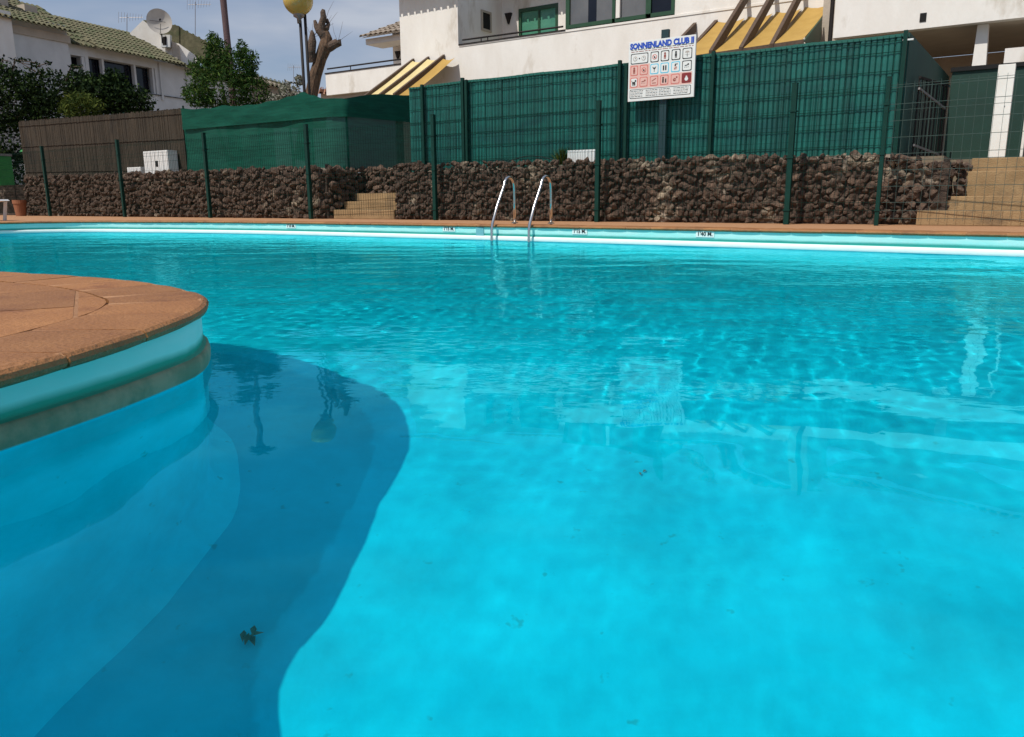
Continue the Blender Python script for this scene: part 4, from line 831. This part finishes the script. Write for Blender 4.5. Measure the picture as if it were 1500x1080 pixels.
tile_roof(o3(466, 137, 59.5), o3(524, 139, 59.5), o3(468, 130, 63), o3(524, 131, 63), 'tile_roof', h4, m_tile_red, pitch=.4)

# ---------------------------------------------------------------- lamp, palm, lopped tree
DLp = 18.6
def oD(px, py, D): return onplane(px, py, Vector((0, D, 0)), Vector((0, 1, 0)))
g0 = oD(436.5, 0, DLp); gr = 20.5/F*DLp*.98
lp = empty('street_lamp', (g0.x, DLp, 1.12), 'twin pole garden lamp with a yellow ball globe behind the netting', 'street lamp')
b = MB(); b.lathe(g0, [(max(.001, gr*math.sin(math.pi*k/20)), -gr*math.cos(math.pi*k/20)) for k in range(21)], 32); b.build('globe', m_globe, lp, smooth=True)
b = MB(); b.lathe(g0+Vector((0, 0, -gr)), [(0, -.16), (.045, -.16), (.05, -.06), (.12, -.02), (.125, .05), (.09, .09)], 20); b.build('collar', m_iron, lp, smooth=True)
for dx, dy, top in ((0, 0, g0.z-gr-.1), (.10, .05, g0.z-.05)):
    MB().tube([Vector((g0.x+.02+dx, DLp+dy, 1.1)), Vector((g0.x+.02+dx, DLp+dy, top))], .032, 10).build('pole', m_rail, lp, smooth=True)
DP = 30.; p0 = oD(338, 110, DP); p1 = oD(327, 0, DP); up_ = (p1-p0)/(p1.z-p0.z)
pm = empty('palm_tree', (p0.x, DP, 1.1), 'tall thin palm trunk rising behind the feathery green tree', 'tree')
zc = 9.3; pts = [Vector((p0.x+(p1.x-p0.x)*(z-p0.z)/(p1.z-p0.z), DP, z)) for z in (1.1, 3, 5, 7, 8.2, zc)]
MB().tube(pts, [.17, .14, .12, .11, .12, .14], 10).build('trunk', m_trunk, pm, smooth=True)
b = MB(); r4 = random.Random(9)
for k in range(46):
    az = r4.uniform(0, 6.28); el = r4.uniform(-.7, 1.2); L = r4.uniform(.45, .7); prev = pts[-1]
    dirv = Vector((math.cos(az)*math.cos(el), math.sin(az)*math.cos(el), math.sin(el)))
    for j in range(5):
        nx_ = prev+dirv*L/5; dirv = (dirv+Vector((0, 0, -.22))).normalized(); sd = dirv.cross(Vector((0, 0, 1))).normalized()*(.13*math.sin(math.pi*(j+.7)/5.7)+.01)
        k0 = len(b.v); b.v += [tuple(prev-sd), tuple(prev+sd), tuple(nx_+sd*.8), tuple(nx_-sd*.8)]; b.f.append((k0, k0+1, k0+2, k0+3)); b.m.append(0); prev = nx_
b.build('crown', m_leaf_d, pm)
DT = 19.5; q_ = lambda x, y: oD(x, y, DT)
lt = empty('lopped_tree', (q_(455, 140).x, DT, 1.1), 'lopped bare tree trunk with sawn off stubs beside the lamp', 'tree')
def limb(name, L_, m, seg=12): pts_ = [q_(x, y)+Vector((0, dy, 0)) for x, y, dy, r_ in L_]; MB().tube(pts_, [r_*.78*rnd.uniform(.93, 1.07) for *_, r_ in L_], seg).build(name, m, lt, smooth=False)
base = q_(455, 140); 
limb('trunk', [(440, 235, 0, .22), (448, 180, 0, .20), (456, 140, 0, .19), (462, 110, 0, .185), (470, 85, .0, .18), (476, 70, 0, .19), (478, 55, .05, .17), (476, 46, .05, .11)], m_bark)
limb('stub', [(474, 74, .02, .13), (484, 68, 0, .14), (490, 65, 0, .12), (496, 62, 0, .13), (495, 60, 0, .10)], m_bark_d)
limb('stub', [(459, 92, -.05, .12), (457, 78, -.1, .13), (459, 62, -.1, .12), (459, 50, -.1, .07), (458, 46, -.1, .03)], m_bark_d)
limb('stub', [(478, 60, .05, .15), (472, 50, .0, .13), (467, 44, 0, .12), (463, 38, 0, .07), (461, 30, 0, .04)], m_bark_d)
limb('stub', [(470, 48, .0, .12), (471, 36, 0, .10), (474, 26, 0, .09), (473, 18, 0, .08), (474, 14, 0, .05)], m_bark_d)
limb('stub', [(472, 42, .05, .10), (478, 40, .05, .09), (480, 34, .1, .05), (476, 28, .1, .08)], m_bark_d)
b = MB(); r5 = random.Random(12)
for k in range(12):
    x0, y0 = r5.choice([(478, 42), (495, 62), (477, 30), (459, 55)]); x1, y1 = x0+r5.uniform(-10, 22), y0-r5.uniform(5, 34); b.tube([q_(x0, y0), q_((x0+x1)/2+r5.uniform(-2, 2), (y0+y1)/2), q_(x1, y1)], [.005, .004, .002], 4)
b.build('twigs', m_bark_d, lt, kind='stuff')

# ---------------------------------------------------------------- leafy plants
def foliage(name, parent, blobs, n, size, m, seed, shape='leaf', **kw):
    """blobs: (centre, (rx,ry,rz), weight)"""
    r = np.random.default_rng(seed); tot = sum(x[2] for x in blobs); VV = []
    for c_, rad, wt in blobs:
        k = int(n*wt/tot); u = r.normal(size=(k, 3)); u /= np.linalg.norm(u, axis=1)[:, None]; rr = r.uniform(.35, 1.0, (k, 1))**.5
        cl = np.round(u*3.2+r.normal(size=(k, 3))*.25)/3.2; p = np.array(c_)+(u*.55+cl*.45)*rr*np.array(rad)*(1+r.normal(size=(k, 1))*.08)
        d = r.normal(size=(k, 3)); d[:, 2] -= .2; d /= np.linalg.norm(d, axis=1)[:, None]; e = np.cross(d, r.normal(size=(k, 3))); e /= np.linalg.norm(e, axis=1)[:, None]
        L = size*r.uniform(.6, 1.4, (k, 1)); wd = L*(.28 if shape == 'leaf' else .12)
        VV.append(np.stack([p-d*L*.5, p+e*wd, p+d*L*.5, p-e*wd], 1))
    V = np.concatenate(VV).reshape(-1, 3); b = MB(); b.v = [tuple(x) for x in V]; b.f = [(4*i, 4*i+1, 4*i+2, 4*i+3) for i in range(len(V)//4)]; b.m = [0]*len(b.f); return b.build(name, m, parent, **kw)
def stem(parent, base, tops, r0=.06):
    b = MB()
    for t_ in tops: b.tube([Vector(base), Vector(base).lerp(Vector(t_), .5)+Vector((rnd.uniform(-.1, .1), 0, .1)), Vector(t_)], [r0, r0*.6, r0*.25], 6)
    b.build('trunk', m_bark_d, parent)
def bl(px, py, D, rx, rz, wt=1, ry=None): c_ = oD(px, py, D); return (tuple(c_), (rx/F*D, ry or rx/F*D, rz/F*D), wt)
t1 = empty('feathery_tree', (oD(335, 140, 20).x, 20, 1.1), 'feathery mid green tree rising behind the green netting', 'tree')
foliage('crown', t1, [bl(325, 130, 20, 45, 34, 3), bl(300, 105, 20, 24, 18, 1), bl(318, 80, 20, 18, 24, 1), bl(345, 100, 20, 28, 26, 1.5), bl(362, 90, 20, 16, 20, .5), bl(372, 135, 20, 22, 26, 1), bl(290, 140, 20, 22, 16, 1), bl(312, 62, 20, 8, 16, .25), bl(354, 72, 20, 7, 14, .2)], 9000, .115, m_leaf_m, 2, 'needle')
stem(t1, (oD(335, 140, 20).x, 20, 1.1), [oD(325, 120, 20), oD(345, 95, 20), oD(315, 80, 20), oD(300, 110, 20)])
h1 = empty('hedge_shrub', (oD(40, 160, 28).x, 28, 1.1), 'big dark leafy shrub before the left house, at the frame edge', 'shrub', 'dark shrubs behind the brown reed screen')
foliage('crown', h1, [bl(20, 150, 28, 52, 45, 4), bl(70, 135, 28, 40, 32, 2), bl(-10, 120, 28, 40, 35, 2), bl(30, 200, 28, 55, 45, 3), bl(0, 245, 28, 50, 30, 2), bl(75, 165, 28, 40, 30, 2)], 13000, .12, m_leaf_d, 3)
b = MB()
for x0, y0, x1, y1, x2, y2 in ((15, 120, 22, 88, 52, 92), (52, 105, 30, 92, 60, 98), (60, 110, 52, 98, 72, 92), (96, 120, 104, 98, 122, 98), (0, 100, 4, 88, 14, 90)): b.tube([oD(x0, y0, 28), oD(x1, y1, 28), oD(x2, y2, 28)], [.03, .022, .014], 5)
b.build('branches', m_bark_d, h1); foliage('sprigs', h1, [bl(30, 88, 28, 12, 3, 1), bl(52, 95, 28, 8, 4, .6), bl(70, 92, 28, 5, 3, .5), bl(112, 98, 28, 10, 4, .7)], 160, .10, m_leaf_d, 4, kind='stuff')
stem(h1, (oD(40, 160, 28).x, 28, 1.1), [oD(20, 150, 28), oD(70, 140, 28)])
h2 = empty('hedge_shrub', (oD(170, 150, 27).x, 27, 1.1), 'dark leafy shrub under the dark windows of the left house', 'shrub', 'dark shrubs behind the brown reed screen')
foliage('crown', h2, [bl(150, 142, 27, 38, 28, 2), bl(185, 150, 27, 36, 24, 2), bl(168, 125, 27, 18, 22, .8), bl(120, 130, 27, 24, 26, 1)], 8000, .12, m_leaf_d, 5)
stem(h2, (oD(170, 150, 27).x, 27, 1.1), [oD(150, 140, 27), oD(185, 145, 27)])
y1 = empty('yellow_shrub', (oD(118, 150, 25).x, 25, 1.1), 'yellowish green spiky shrub just above the brown reed screen', 'shrub')
foliage('crown', y1, [bl(118, 158, 25, 27, 20, 1)], 1500, .16, m_leaf_y, 6, 'needle'); stem(y1, (oD(118, 150, 25).x, 25, 1.1), [oD(118, 155, 25)])
w1 = empty('pale_shrub', (oD(425, 130, 24).x, 24, 1.1), 'pale grey leaved shrub left of the lamp poles', 'shrub')
foliage('crown', w1, [bl(424, 135, 24, 15, 16, 1), bl(438, 118, 24, 5, 8, .3), bl(405, 148, 24, 18, 9, 1)], 900, .10, m_leaf_w, 7); stem(w1, (oD(425, 130, 24).x, 24, 1.1), [oD(424, 130, 24)])

# ---------------------------------------------------------------- far left corner
lo_ = Vector((-10.78, 16.9, .236)); lg = empty('sun_lounger', lo_, 'white plastic sun lounger at the left edge of the frame', 'sun lounger')
sp1 = lambda x, y, z: lo_+Vector((x, y, z))
MB().prism([sp1(-1.2, -.3, .30), sp1(.02, -.3, .44), sp1(.06, -.3, .41), sp1(-1.2, -.3, .26)], (0, .6, 0)).build('seat', m_plastic, lg)
for x, y in ((.0, -.28), (.0, .24), (-1.1, -.28), (-1.1, .24)): MB().bar(sp1(x+.0, y, .40 if x > -.5 else .27), sp1(x-.07 if x > -.5 else x, y, 0), .05, .05, up=(0, 1, 0)).build('leg', m_plastic, lg)
pc = W(pn(29, 300, 11.3)[0], 11.3, .236); pt_ = empty('flower_pot', pc, 'terracotta pot beside the white lounger, below the left stone wall', 'pot')
MB().lathe(pc, [(0, 0), (.13, 0), (.165, .34), (.18, .34), (.18, .44), (.15, .44), (.145, .40), (0, .40)], 20).build('body', m_pot, pt_, smooth=False)
lwl = MB().box(-33, -25.0, 12.0, 12.3, .236, 1.12).build('garden_wall', m_core, None, label='dark low wall continuing left of the brown reed screen', cat='wall')
bs, bz = pn(0, 262, 12.6); bn = empty('garbage_bin', W(bs-.1, 12.7, 1.12), 'bright green bin on the wall at the far left', 'bin')
MB().box(bs-.6, bs+.28, 12.45, 12.9, 1.121, 2.05).build('body', m_gplastic, bn, bevel=.02); MB().box(bs-.62, bs+.30, 12.43, 12.92, 2.051, 2.12).build('lid', m_iron, bn)
ps, pz = pn(27, 210, 12.7); gcv = empty('green_canopy', W(ps, 12.9, 1.12), 'small round green hood on a white bent pole by the bin', 'lamp')
MB().lathe(W(ps, 12.9, 2.14), [(0, .09), (.13, .07), (.19, .01), (.19, 0), (0, 0)], 16).build('hood', m_gplastic, gcv, smooth=True)
MB().tube([W(ps+.30, 12.75, 1.14), W(ps+.12, 12.75, 1.45), W(ps+.02, 12.8, 1.75), W(ps-.06, 12.9, 2.14)], .028, 8).build('pole', m_plastic, gcv, smooth=True)

m_dead = mat('dead_leaf_brown', (.06, .12, .07), (.12, .18, .09), 40, .8)
# ---------------------------------------------------------------- leaves on the pool floor
for k, (px, py, s_) in enumerate(((365, 942, .040), (940, 702, .022))):
    d = ray(px, py).normalized(); t_ = HW/-d.z; h = math.hypot(d.x, d.y); sn = h/1.33; kk = sn/math.sqrt(1-sn*sn)*1.28; c_ = Vector((d.x*t_+d.x/h*kk, d.y*t_+d.y/h*kk, D0+.012)); b = MB(); r = random.Random(k)
    for q in range(5 if k == 0 else 2):
        a_ = r.uniform(0, 6.28); dd = Vector((math.cos(a_), math.sin(a_), 0)); ee = Vector((-dd.y, dd.x, 0)); o_ = c_+Vector((r.uniform(-.03, .03), r.uniform(-.04, .04), .006*q)); k0 = len(b.v)
        b.v += [tuple(o_-dd*s_*.6), tuple(o_+ee*s_*.25+Vector((0, 0, .012))), tuple(o_+dd*s_*.6), tuple(o_-ee*s_*.25+Vector((0, 0, .008)))]; b.f.append((k0, k0+1, k0+2, k0+3)); b.m.append(0)
    recv(b.build('dead_leaf', m_dead, None, label=('clump of dark dead leaves on the shaded pool floor near the camera', 'brownish dead leaf on the sunlit pool floor below the board reflection', 'small dead leaf low at the centre right of the sunlit floor', 'small dead leaf low at the centre of the sunlit pool floor')[k], cat='leaf', group='dead leaves on the pool floor'))
